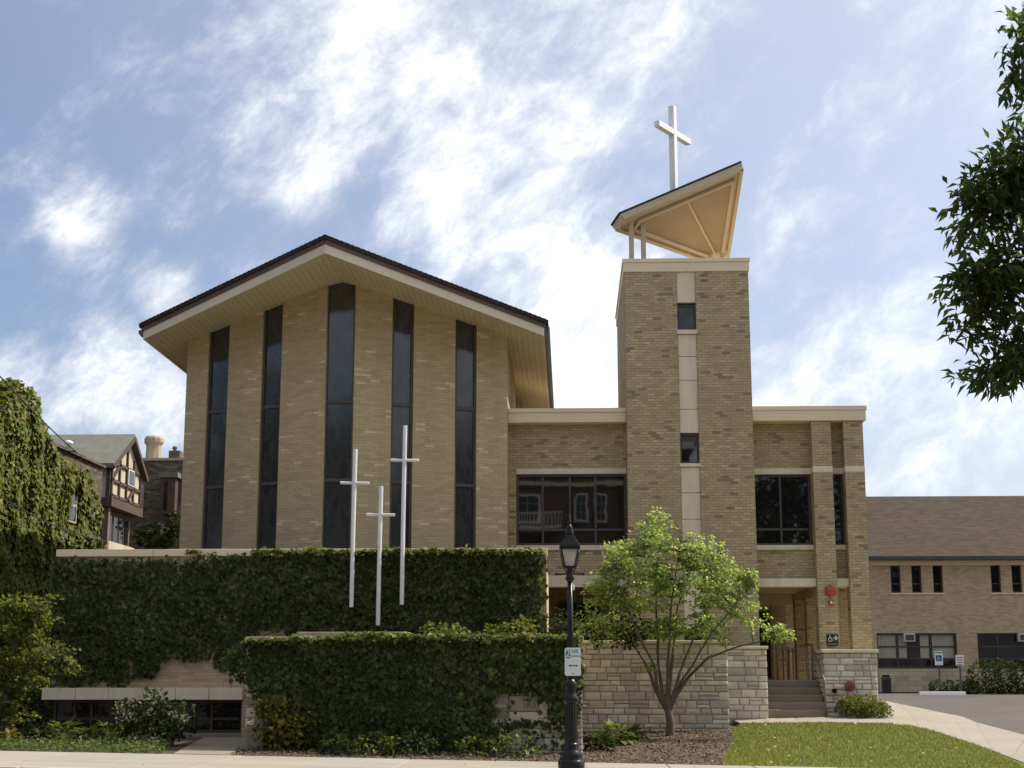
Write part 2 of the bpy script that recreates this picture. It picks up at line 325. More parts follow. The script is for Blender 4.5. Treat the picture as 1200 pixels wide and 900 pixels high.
# ------------------------------------------------------------------ mesh helpers
WOFF = {}
class MB:
    def __init__(s): s.v = []; s.f = []
    def add(s, verts, faces):
        o = len(s.v); s.v += [Vector(p) for p in verts]; s.f += [tuple(i + o for i in f) for f in faces]; return s
    def box(s, x0, x1, y0, y1, z0, z1):
        if x0 > x1: x0, x1 = x1, x0
        if y0 > y1: y0, y1 = y1, y0
        if z0 > z1: z0, z1 = z1, z0
        return s.add([(x0, y0, z0), (x1, y0, z0), (x1, y1, z0), (x0, y1, z0), (x0, y0, z1), (x1, y0, z1), (x1, y1, z1), (x0, y1, z1)],
                     [(0, 3, 2, 1), (4, 5, 6, 7), (0, 1, 5, 4), (1, 2, 6, 5), (2, 3, 7, 6), (3, 0, 4, 7)])
    def prism(s, poly, d):
        n = len(poly); d = Vector(d); a = [Vector(p) for p in poly]; b = [p + d for p in a]
        nn = Vector((0, 0, 0))
        for i in range(n): nn += a[i].cross(a[(i + 1) % n])
        if nn.dot(d) > 0: a.reverse(); b.reverse()
        return s.add(a + b, [tuple(range(n)), tuple(range(2 * n - 1, n - 1, -1))] + [(i, n + i, n + (i + 1) % n, (i + 1) % n) for i in range(n)])
    def bar(s, p, q, w, h, up=(0, 0, 1)):
        p, q = Vector(p), Vector(q); d = (q - p).normalized(); up = Vector(up)
        if abs(d.dot(up)) > 0.98: up = Vector((0, 1, 0))
        a = d.cross(up).normalized() * (w / 2); b = a.cross(d).normalized() * (h / 2)
        return s.prism([p - a - b, p + a - b, p + a + b, p - a + b], q - p)
    def tube(s, pts, rad, n=6, cap=True):
        pts = [Vector(p) for p in pts]; m = len(pts)
        rad = [rad] * m if isinstance(rad, (int, float)) else rad
        vs = []; prev = None
        for i, p in enumerate(pts):
            d = (pts[min(i + 1, m - 1)] - pts[max(i - 1, 0)]).normalized()
            ref = prev if prev is not None and abs(prev.dot(d)) < 0.95 else (Vector((1, 0, 0)) if abs(d.x) < 0.8 else Vector((0, 1, 0)))
            a = (ref - d * ref.dot(d)).normalized(); b = d.cross(a); prev = a
            for k in range(n):
                an = 2 * math.pi * k / n; vs.append(p + (a * math.cos(an) + b * math.sin(an)) * rad[i])
        fs = [(i * n + k, i * n + (k + 1) % n, (i + 1) * n + (k + 1) % n, (i + 1) * n + k) for i in range(m - 1) for k in range(n)]
        if cap: fs += [tuple(range(n - 1, -1, -1)), tuple((m - 1) * n + k for k in range(n))]
        return s.add(vs, fs)
    def lathe(s, prof, loc=(0, 0, 0), n=16, axis='Z', flute=0.0):
        vs = []; loc = Vector(loc)
        for (r, h) in prof:
            for k in range(n):
                an = 2 * math.pi * k / n + (math.pi / n if n <= 8 else 0); rr = r * (1 - flute * (k % 2))
                c, sn = rr * math.cos(an), rr * math.sin(an)
                vs.append(loc + (Vector((c, sn, h)) if axis == 'Z' else Vector((c, h, sn)) if axis == 'Y' else Vector((h, c, sn))))
        m = len(prof)
        fs = [(i * n + k, i * n + (k + 1) % n, (i + 1) * n + (k + 1) % n, (i + 1) * n + k) for i in range(m - 1) for k in range(n)]
        fs += [tuple(range(n - 1, -1, -1)), tuple((m - 1) * n + k for k in range(n))]
        if axis == 'Y': fs = [tuple(reversed(f)) for f in fs]
        return s.add(vs, fs)
    def build(s, name, material, parent=None, smooth=False, bevel=0.0, origin=None):
        if origin is None:
            xs = [p.x for p in s.v]; ys = [p.y for p in s.v]; zs = [p.z for p in s.v]
            origin = Vector(((min(xs) + max(xs)) / 2, (min(ys) + max(ys)) / 2, min(zs)))
        me = bpy.data.meshes.new(name); me.from_pydata([p - origin for p in s.v], [], s.f); me.update()
        uvl = me.uv_layers.new(name='UVMap'); data = [0.0] * (2 * len(me.loops)); lv = me.loops
        for pl in me.polygons:
            n = pl.normal
            if abs(n.z) > 0.97: tx, ty = Vector((1, 0, 0)), Vector((0, 1, 0))
            else:
                tx = Vector((0, 0, 1)).cross(n).normalized(); ty = n.cross(tx)
                if abs(n.z) < 0.1: ty = Vector((0, 0, 1))
            for li in pl.loop_indices:
                p = s.v[lv[li].vertex_index]; data[2 * li] = p.dot(tx) + 50; data[2 * li + 1] = p.dot(ty) + 50
        uvl.data.foreach_set('uv', data)
        me.materials.append(MATS[material])
        if smooth: me.polygons.foreach_set('use_smooth', [True] * len(me.polygons))
        o = bpy.data.objects.new(name, me); COL.objects.link(o); place(o, origin, parent)
        if bevel:
            b = o.modifiers.new('bevel', 'BEVEL'); b.width = bevel; b.segments = 2; b.limit_method = 'ANGLE'; b.angle_limit = R(40)
        return o
def place(o, origin, parent=None):
    origin = Vector(origin); WOFF[o.name] = origin
    if parent is not None: o.parent = parent; o.location = origin - WOFF[parent.name]
    else: o.location = origin
def tag(o, label=None, cat=None, group=None, kind=None):
    if label: o['label'] = label
    if cat: o['category'] = cat
    if group: o['group'] = group
    if kind: o['kind'] = kind
    return o
def thing(name, loc, label, cat, group=None):
    o = bpy.data.objects.new(name, None); COL.objects.link(o); o.empty_display_size = 0.3; place(o, loc)
    return tag(o, label, cat, group)
def B(name, m, parent, *a, bevel=0.0): return MB().box(*a).build(name, m, parent, bevel=bevel)

def leaves(name, material, parent, pos, tip, nrm, L, wr=0.42, fold=0.12, origin=None, rnd=None):
    """many leaf blades as one mesh: pos (N,3), tip direction, face normal, length (N)"""
    pos = np.asarray(pos, float); N = len(pos)
    tip = np.asarray(tip, float); tip /= np.linalg.norm(tip, axis=1)[:, None] + 1e-9
    nrm = np.asarray(nrm, float); side = np.cross(tip, nrm); side /= np.linalg.norm(side, axis=1)[:, None] + 1e-9
    nn = np.cross(side, tip); L = np.broadcast_to(np.asarray(L, float), (N,))[:, None]
    Wd = L * wr * RNG.uniform(0.85, 1.15, (N, 1))
    v = np.empty((N, 5, 3))
    v[:, 0] = pos; v[:, 1] = pos + tip * L * 0.42 + side * Wd + nn * L * fold; v[:, 2] = pos + tip * L - nn * L * 0.08
    v[:, 3] = pos + tip * L * 0.42 - side * Wd + nn * L * fold; v[:, 4] = pos + tip * L * 0.48
    base = (np.arange(N) * 5)[:, None]
    fc = np.concatenate([base + np.array([0, 4, 1])[None], base + np.array([1, 4, 2])[None], base + np.array([2, 4, 3])[None], base + np.array([3, 4, 0])[None]], axis=1).reshape(-1)
    if origin is None:
        mn, mx = v.min((0, 1)), v.max((0, 1)); origin = Vector(((mn[0] + mx[0]) / 2, (mn[1] + mx[1]) / 2, mn[2]))
    v -= np.array(origin)[None, None]
    me = bpy.data.meshes.new(name); me.vertices.add(N * 5); me.vertices.foreach_set('co', v.reshape(-1))
    me.loops.add(N * 12); me.loops.foreach_set('vertex_index', fc.astype(np.int32))
    me.polygons.add(N * 4); me.polygons.foreach_set('loop_start', np.arange(N * 4, dtype=np.int32) * 3)
    me.update(calc_edges=True)
    at_ = me.attributes.new('rnd', 'FLOAT', 'FACE'); at_.data.foreach_set('value', np.repeat(RNG.random(N) if rnd is None else rnd, 4).astype(np.float32))
    me.materials.append(MATS[material]); me.validate()
    o = bpy.data.objects.new(name, me); COL.objects.link(o); place(o, origin, parent); return o
def rnd3(n): 
    a = RNG.normal(size=(n, 3)); return a / np.linalg.norm(a, axis=1)[:, None]
def in_ellipsoid(n, c, r, shell=0.45):
    d = rnd3(n); rad = shell + (1 - shell) * RNG.random(n) ** 0.6
    return np.array(c)[None] + d * rad[:, None] * np.array(r)[None], d
def poly_inside(x, y, poly):
    x = np.asarray(x); y = np.asarray(y); c = np.zeros(x.shape, bool); n = len(poly)
    for i in range(n):
        x1, y1 = poly[i]; x2, y2 = poly[(i + 1) % n]
        cond = ((y1 > y) != (y2 > y)); xi = (x2 - x1) * (y - y1) / ((y2 - y1) if y2 != y1 else 1e-9) + x1
        c ^= cond & (x < xi)
    return c
def vnoise(a, b, s, seed=0):
    return np.array([mnoise.noise(Vector((p * s, q * s, seed))) for p, q in zip(a, b)])

# ================================================================== the ground
def sheet(name, material, pts_fn, xs, ys, off=0.0):
    vs = [(x, y, pts_fn(x, y) + off) for y in ys for x in xs]; nx = len(xs)
    fs = [(j * nx + i, j * nx + i + 1, (j + 1) * nx + i + 1, (j + 1) * nx + i) for j in range(len(ys) - 1) for i in range(nx - 1)]
    o = MB().add(vs, fs).build(name, material, None, smooth=True); return tag(o, kind='structure')
KERB_Y = 22.3
xs = [-400, -200, -120, -60, -40, -30] + list(range(-24, 25)) + [30, 40, 60, 120, 200, 400]
sheet('ground', 'soil', g, xs, [KERB_Y + 0.02, 24, 26.6] + [27 + .5 * k for k in range(21)] + [40, 45, 50, 56, 62, 80, 120, 250, 700], -0.09)
sheet('road', 'road_asphalt', lambda x, y: street(x) - 0.13, xs, [-8.0, 0, 8, 16, KERB_Y - 0.02])
sheet('far_pavement', 'concrete_walk', lambda x, y: street(x) - 0.02, xs, [-11.0, -8.02])
sheet('far_lawn', 'turf', lambda x, y: street(x) - 0.03, xs, [-300, -60, -20, -11.02])

# kerb stones and pavement slabs
kerb = bpy.data.objects.new('kerb', None); COL.objects.link(kerb); place(kerb, (0, KERB_Y, street(0))); tag(kerb, kind='structure')
side = bpy.data.objects.new('sidewalk', None); COL.objects.link(side); place(side, (0, 24.5, street(0))); tag(side, kind='structure')
def slab_mesh(w, d, h, name, material, top=0.0):
    m = MB(); sl = -0.0178; c = 0.012
    def zz(x): return sl * x
    lo = [(-w/2, 0), (w/2, 0), (w/2, d), (-w/2, d)]; hi = [(-w/2+c, c), (w/2-c, c), (w/2-c, d-c), (-w/2+c, d-c)]
    vs = [(x, y, zz(x) - h) for x, y in lo] + [(x, y, zz(x) - c) for x, y in lo] + [(x, y, zz(x)) for x, y in hi]
    fs = [(i, (i+1) % 4, 4+(i+1) % 4, 4+i) for i in range(4)] + [(4+i, 4+(i+1) % 4, 8+(i+1) % 4, 8+i) for i in range(4)] + [(8, 9, 10, 11)]
    m.add(vs, fs); o = m.build(name, material, None, origin=Vector((0, 0, 0))); me = o.data; bpy.data.objects.remove(o); return me
km = slab_mesh(2.98, 0.18, 0.3, 'kerb_stone', 'kerb_concrete')
for i in range(-6, 7):
    o = bpy.data.objects.new('kerb_stone', km); COL.objects.link(o); x = i * 3.0 - 0.6; place(o, (x, KERB_Y, street(x)), kerb)
SW, SD = 1.47, 1.365
sm = slab_mesh(SW - 0.008, SD - 0.008, 0.15, 'slab', 'concrete_walk')
for j in range(3):
    for i in range(-11, 12):
        o = bpy.data.objects.new('slab', sm); COL.objects.link(o); x = -0.55 + i * SW
        place(o, (x, KERB_Y + 0.19 + j * SD, street(x) + random.uniform(-0.003, 0.003)), side)

def ground_poly(name, material, poly, off, step=0.6, kind='structure', cells=None):
    """a patch of ground cut as a polygon and draped on the terrain"""
    import bmesh
    bm = bmesh.new(); vs = [bm.verts.new((p[0], p[1], 0)) for p in poly]; bm.faces.new(vs)
    x0, x1 = min(p[0] for p in poly), max(p[0] for p in poly); y0, y1 = min(p[1] for p in poly), max(p[1] for p in poly)
    for k in range(1, int((x1 - x0) / step)):
        bmesh.ops.bisect_plane(bm, geom=bm.verts[:] + bm.edges[:] + bm.faces[:], plane_co=(x0 + k * step, 0, 0), plane_no=(1, 0, 0))
    for k in range(1, int((y1 - y0) / step)):
        bmesh.ops.bisect_plane(bm, geom=bm.verts[:] + bm.edges[:] + bm.faces[:], plane_co=(0, y0 + k * step, 0), plane_no=(0, 1, 0))
    bm.verts.ensure_lookup_table()
    m = MB(); m.v = [Vector((v.co.x, v.co.y, g(v.co.x, v.co.y) + off)) for v in bm.verts]
    for i, v in enumerate(bm.verts): v.index = i
    m.f = [tuple(v.index for v in f.verts) for f in bm.faces]
    fl = []
    for f in m.f:
        a, b, c = m.v[f[0]], m.v[f[1]], m.v[f[2]]
        fl.append(f if (b - a).cross(c - a).z > 0 else tuple(reversed(f)))
    m.f = fl; bm.free()
    return tag(m.build(name, material, None, smooth=True), kind=kind)
G2 = lambda px, py: (gp(px, py).x, gp(px, py).y)
SWB = KERB_Y + 0.19 + 3 * SD + 0.005           # back edge of the pavement
p_wall2 = G2(857, 845)
lawn_poly = [(X(838, 27), SWB), (20, SWB), (20, SWB + .02), G2(1208, 896), G2(1130, 869), G2(1060, 849), G2(1030, 847), G2(868, 848), G2(858, 856), G2(862, 868), G2(850, 880)]
lawn = ground_poly('lawn', 'turf', [(X(838, 27), SWB), (X(1225, 26.6, 897), SWB), G2(1177, 879), G2(1112, 857), G2(1075, 848), G2(1045, 846.5), G2(868, 848.5), G2(857, 858), G2(862, 868), G2(850, 882)], 0.0)
mulch = ground_poly('mulch_bed', 'mulch', [(X(285, 27), SWB), (X(838, 27), SWB), G2(850, 882), G2(862, 868), G2(857, 858), G2(868, 848.5), (X(855, 34.2), 34.2), (X(285, 30), 34.2)], -0.006)
garden = ground_poly('garden_bed', 'soil', [(-16, SWB), (X(262, 26.8), SWB), (X(262, 32), 32.5), (-16, 32.5)], -0.004)
# path and entry walk, cut into slabs
path = bpy.data.objects.new('path', None); COL.objects.link(path); place(path, gp(1000, 843)); tag(path, kind='structure')
def path_slab(poly, off=0.012):
    o = ground_poly('slab', 'concrete_walk', poly, off, .45, kind=None); w_ = WOFF[o.name]; o.parent = path; o.location = w_ - WOFF[path.name]
Lp = [G2(1040, 848.5), G2(1068, 851), G2(1100, 859), G2(1165, 881), G2(1208, 897.5)]
Rp = [G2(1034, 821), G2(1085, 832), G2(1140, 846), G2(1215, 865.5), G2(1275, 882)]
def lin(P, n):
    d = [0]
    for i in range(1, len(P)): d.append(d[-1] + math.dist(P[i], P[i-1]))
    return [(float(np.interp(s_, d, [p[0] for p in P])), float(np.interp(s_, d, [p[1] for p in P]))) for s_ in np.linspace(0, d[-1], n)]
La, Ra = lin(Lp, 8), lin(Rp, 8)
for i in range(7):
    e = 0.004
    path_slab([tuple(np.add(La[i], np.subtract(La[i+1], La[i]) * e)), tuple(np.add(La[i], np.subtract(La[i+1], La[i]) * (1-e))), tuple(np.add(Ra[i], np.subtract(Ra[i+1], Ra[i]) * (1-e))), tuple(np.add(Ra[i], np.subtract(Ra[i+1], Ra[i]) * e))])
fl_, fr_ = G2(868, 848), G2(1040, 848.2); bl_, br_ = (fl_[0] - .1, 37.0), G2(1040, 838)
nsl = 5
path_slab([(X(960, 37.0, 838), 36.995 - .0), (br_[0], br_[1]), Ra[0], (Ra[0][0] - .6, 40.5), (X(960, 37.0, 838), 40.5)], .008)
path_slab([La[0], Ra[0], br_], .004)
for i in range(nsl):
    a, b = i / nsl + 0.001, (i + 1) / nsl - 0.001
    path_slab([tuple(lerp(np.array(fl_), np.array(fr_), a)), tuple(lerp(np.array(fl_), np.array(fr_), b)), tuple(lerp(np.array(bl_), np.array(br_), b)), tuple(lerp(np.array(bl_), np.array(br_), a))])
lot = ground_poly('parking_lot', 'asphalt', [(r[0] - .35, r[1] - .2) for r in (Ra[0], Ra[2], Ra[4], Ra[7])] + [(16, SWB), (60, SWB), (60, 60.6), (X(1022, 60), 60.6)], 0.0, step=2)
apron = ground_poly('building_walk', 'concrete_walk', [(X(1010, 60), 60.7), (60, 60.7), (60, 63), (X(1010, 60), 63)], 0.03, step=6)
for k in range(3):
    a = Vector((*G2(238, 861.5), 0)); 
wk = bpy.data.objects.new('entry_walk', None); COL.objects.link(wk); place(wk, (X(260, 30), 30, g(-7, 30))); tag(wk, kind='structure')
for k in range(3):
    y0, y1 = SWB + .01 + k * 1.85, SWB + k * 1.85 + 1.84
    def xl(y): return lerp(X(205, 26.8, 880), X(240, 32.2, 862), (y - 26.8) / 5.4)
    xr = X(288, 28.5, 870) + 0.02
    t_ = [Vector((xl(y0), y0, g(xl(y0), y0) + .01)), Vector((xr, y0, g(xr, y0) + .01)), Vector((xr, y1, g(xr, y1) + .01)), Vector((xl(y1), y1, g(xl(y1), y1) + .01))]
    MB().prism(t_, (0, 0, -0.14)).build('slab', 'step_concrete', wk)

# ================================================================== stone walls
def rough_stone(parent, x0, x1, yf, z0, z1, depth=0.12, face='front'):
    """one rock-faced block: chamfered, uneven front. face 'front' looks to -Y, 'left' to -X"""
    c = 0.014; w, h = x1 - x0, z1 - z0; pr = random.uniform(0.008, 0.03)
    def P(u, v, d):
        return (u, yf - d, v) if face == 'front' else (yf - d, -u, v)
    j = lambda s_: random.uniform(-s_, s_)
    us = [x0, x0 + c + .2 * w * 0, 0, x1 - c, x1]
    vs = [P(x0, z0, -depth), P(x1, z0, -depth), P(x1, z1, -depth), P(x0, z1, -depth),
          P(x0 + j(.004), z0 + j(.004), 0), P(x1 + j(.004), z0 + j(.004), 0), P(x1 + j(.004), z1 + j(.004), 0), P(x0 + j(.004), z1 + j(.004), 0)]
    um, vm = x0 + w * random.uniform(.4, .6), z0 + h * random.uniform(.4, .6)
    ix0, ix1, iz0, iz1 = x0 + c + .03 * w, x1 - c - .03 * w, z0 + c + .06 * h, z1 - c - .06 * h
    vs += [P(ix0, iz0, pr * random.uniform(.4, 1)), P(um, iz0, pr * random.uniform(.5, 1.1)), P(ix1, iz0, pr * random.uniform(.4, 1)), P(ix1, vm, pr * random.uniform(.6, 1.2)),
           P(ix1, iz1, pr * random.uniform(.4, 1)), P(um, iz1, pr * random.uniform(.5, 1.1)), P(ix0, iz1, pr * random.uniform(.4, 1)), P(ix0, vm, pr * random.uniform(.6, 1.2)), P(um, vm, pr * random.uniform(.8, 1.4))]
    fs = [(0, 1, 5, 4), (1, 2, 6, 5), (2, 3, 7, 6), (3, 0, 4, 7),
          (4, 5, 10, 9, 8), (5, 6, 12, 11, 10), (6, 7, 14, 13, 12), (7, 4, 8, 15, 14),
          (8, 9, 16, 15), (9, 10, 11, 16), (16, 11, 12, 13), (15, 16, 13, 14)]
    if face != 'front': pass
    return MB().add(vs, fs).build('stone', 'wall_stone', parent)
def stone_face(parent, x0, x1, yf, z0, z1, gap=0.018, skip=None, face='front', hmin=.095, hmax=.20, lmin=.17, lmax=.47):
    z = z0
    while z < z1 - 0.02:
        h = random.uniform(hmin, hmax)
        if z1 - (z + h) < hmin * 0.8: h = z1 - z
        x = x0
        while x < x1 - 0.01:
            l = random.uniform(lmin, lmax)
            if x1 - (x + l) < lmin * 0.7: l = x1 - x
            if skip is None or not skip(x + l / 2, z + h / 2):
                if h > hmax * .8 and random.random() < .35 and l > .25:     # a split course
                    hh = h * random.uniform(.42, .58)
                    rough_stone(parent, x + gap/2, x + l - gap/2, yf, z + gap/2, z + hh - gap/2, face=face)
                    rough_stone(parent, x + gap/2, x + l - gap/2, yf, z + hh + gap/2, z + h - gap/2, face=face)
                else:
                    rough_stone(parent, x + gap/2, x + l - gap/2, yf, z + gap/2, z + h - gap/2, face=face)
            x += l
        z += h
def caps(parent, x0, x1, y0, y1, z0, z1, n, m='limestone'):
    for i in range(n):
        a, b = lerp(x0, x1, i / n) + .003, lerp(x0, x1, (i + 1) / n) - .003
        MB().box(a, b, y0, y1, z0, z1).build('cap_stone', m, parent, bevel=0.012)
def stone_wall(label, px0, px1, ytop, yf, dep, ncap, cap_h=.07, side_left=False, **kw):
    x0, x1 = X(px0, yf, 800), X(px1, yf, 800); zt = Z(ytop, yf, (px0 + px1) / 2); zb = min(g(x0, yf), g(x1, yf)) - 0.1
    t = thing('stone_wall', ((x0 + x1) / 2, yf + dep / 2, g((x0 + x1) / 2, yf)), label, 'wall')
    MB().box(x0 + .03, x1 - .03, yf + .035, yf + dep, zb, zt - cap_h - .005).build('mortar_core', 'mortar', t)
    stone_face(t, x0, x1, yf + .03, zb, zt - cap_h - .004, **kw)
    if side_left: stone_face(t, -(yf + dep), -(yf + .13), x0 + .03, zb, zt - cap_h - .004, face='left', **kw)
    caps(t, x0 - .03, x1 + .03, yf - .035, yf + dep + .03, zt - cap_h, zt, ncap)
    return t, x0, x1, zt

# ================================================================== sanctuary
PX0 = -5.64; PY0 = 36.0; HW = 4.1; CY = 37.7          # prow plan: peak, half width, corner depth
ZR = Z(330, PY0, 393) + .05; SL = 0.265                     # soffit ridge height and fall
RHW, RY0, RCY, RBY = 5.08, 33.5, 36.5, 49.5           # roof plan
def soff(x): return ZR - SL * abs(x - PX0)
sanct = thing('church_sanctuary', (PX0, 42, g(PX0, 37)), 'tan brick church with prow front, tall dark windows and broad gabled roof', 'church')
ZB = 2.6                                              # walls start on the low roof behind the ivy
fd = {1: Vector((HW, CY - PY0, 0)), -1: Vector((-HW, CY - PY0, 0))}; FL0 = fd[1].length; FLS = {1: FL0, -1: FL0 + .17}
def fpt(s, t, z, out=0.0):
    """point on facade facet: s side, t metres from the prow"""
    d = fd[s].normalized(); n = Vector((d.y * s, -abs(d.x), 0)); n = Vector((abs(d.y) * s, -abs(d.x), 0))
    return Vector((PX0, PY0, 0)) + d * t + n * out + Vector((0, 0, z))
def facet_t(s, px, py):
    d = ray(px, py); o = Vector((0, 0, EZ)); e = fd[s].normalized(); n = Vector((-e.y, e.x, 0))
    k = (Vector((PX0, PY0, 0)) - o).dot(n) / d.dot(n); p = o + d * k; return (p - Vector((PX0, PY0, p.z))).dot(e)
cuts = {-1: [(facet_t(-1, 377, 450), None)], 1: [(facet_t(1, 408, 450), None)]}
wl = {-1: [(facet_t(-1, 329, 450), facet_t(-1, 306, 450)), (facet_t(-1, 267, 450), facet_t(-1, 243, 450))],
      1: [(facet_t(1, 459, 450), facet_t(1, 484.5, 450)), (facet_t(1, 533.5, 450), facet_t(1, 558.5, 450))]}
cw = (facet_t(-1, 375.5, 450) + facet_t(1, 409, 450)) / 2
def facet_panel(s, t0, t1, name, material, dz=0.03, out=0.0, thick=0.32, zb=ZB, zt=None):
    a, b = fpt(s, t0, 0, out), fpt(s, t1, 0, out)
    za = soff(a.x) + dz if zt is None else zt; zb2 = soff(b.x) + dz if zt is None else zt
    n = Vector((abs(fd[s].y) * s, -abs(fd[s].x), 0)).normalized()
    poly = [Vector((a.x, a.y, zb)), Vector((b.x, b.y, zb)), Vector((b.x, b.y, zb2)), Vector((a.x, a.y, za))]
    return MB().prism(poly, -n * thick).build(name, material, sanct)
bars = [(Z(470, 36.1, 393), 0.085), (Z(562, 36.1, 393), 0.085)]
for s in (1, -1):
    edges = [cw] + [e for w in wl[s] for e in w] + [FLS[s]]
    for k in range(0, len(edges), 2): facet_panel(s, edges[k], edges[k + 1], 'brick_pier', 'brick_buff')
def tall_window(pa, pb, name='window'):
    """pa, pb: jamb positions on plan; panes set back from the brick face"""
    pa, pb = Vector(pa), Vector(pb)
    d = (pb - pa).normalized(); n = Vector((d.y, -d.x, 0))
    if n.y > 0: n = -n
    jw = 0.055; rec = -0.10
    def col(a, b, z0, za, zb_, out, th):
        A, Bp = pa + d * a + n * out, pa + d * b + n * out
        return MB().prism([Vector((A.x, A.y, z0)), Vector((Bp.x, Bp.y, z0)), Vector((Bp.x, Bp.y, zb_)), Vector((A.x, A.y, za))], -n * th)
    Wd = (pb - pa).length
    sA, sB = soff(pa.x) + .03, soff(pb.x) + .03
    f = MB()
    for a, b in ((0.002, jw), (Wd - jw, Wd - .002)):
        q = col(a, b, ZB, sA + 0.0, sB, rec + .05, .16); f.add(q.v, q.f)
    wobj = f.build(name, 'bronze_frame', sanct)
    zs = [ZB] + [z for z, _ in reversed(bars)] + [None]
    for z, h in bars:
        col(jw - .004, Wd - jw + .004, z - h / 2, z + h / 2, z + h / 2, rec + .045, .13).build('bar', 'bronze_frame', wobj, bevel=.006)
    for i in range(3):
        a_, b_ = jw - .002, Wd - jw + .002
        z0 = ZB if i == 0 else zs[i] + .04
        if i < 2: q = col(a_, b_, z0, zs[i + 1] - .04, zs[i + 1] - .04, rec, .03)
        else:
            pA, pB = pa + d * a_, pa + d * b_
            if pA.x < PX0 < pB.x:
                A, Bp, M_ = pA + n * rec, pB + n * rec, (pA + pB) / 2 + n * rec
                q = MB().prism([Vector((A.x, A.y, z0)), Vector((Bp.x, Bp.y, z0)), Vector((Bp.x, Bp.y, soff(Bp.x) + .03)), Vector((M_.x, M_.y, soff(PX0) + .03)), Vector((A.x, A.y, soff(A.x) + .03))], -n * .03)
            else: q = col(a_, b_, z0, soff(pA.x) + .03, soff(pB.x) + .03, rec, .03)
        q.build('pane', 'stained_glass', wobj)
tall_window(fpt(-1, cw, 0), fpt(1, cw, 0))
for s in (-1, 1):
    for a, b in wl[s]:
        P, Q = fpt(s, a, 0), fpt(s, b, 0)
        tall_window(P, Q) if s > 0 else tall_window(Q, P)
# side walls and backing
for s in (1, -1):
    xw, cy_w = fpt(s, FLS[s], 0).x, fpt(s, FLS[s], 0).y
    MB().prism([(xw, cy_w + .02, ZB - 2.2), (xw, RBY - .5, ZB - 2.2), (xw, RBY - .5, soff(xw) + .03), (xw, cy_w + .02, soff(xw) + .03)], (-s * .32, 0, 0)).build('side_wall', 'brick_buff', sanct)
    d = fd[s].normalized()
MB().prism([(PX0 - HW + .4, CY + .25, ZB), (PX0, PY0 + .42, ZB), (PX0 + HW - .4, CY + .25, ZB)], (0, 0, soff(PX0 + HW) - ZB - .05)).build('inner_lining', 'interior', sanct)
# window at the back of the right side, seen over the low roof
MB().box(PX0 + HW - .04, PX0 + HW + .02, 44.0, 46.2, Z(476, 44, 604) - .4, Z(462, 44, 604)).build('window', 'bronze_frame', sanct)
MB().box(PX0 + HW - .02, PX0 + HW + .028, 44.1, 46.1, Z(476, 44, 604) - .3, Z(463.5, 44, 604)).build('pane', 'window_glass', sanct)
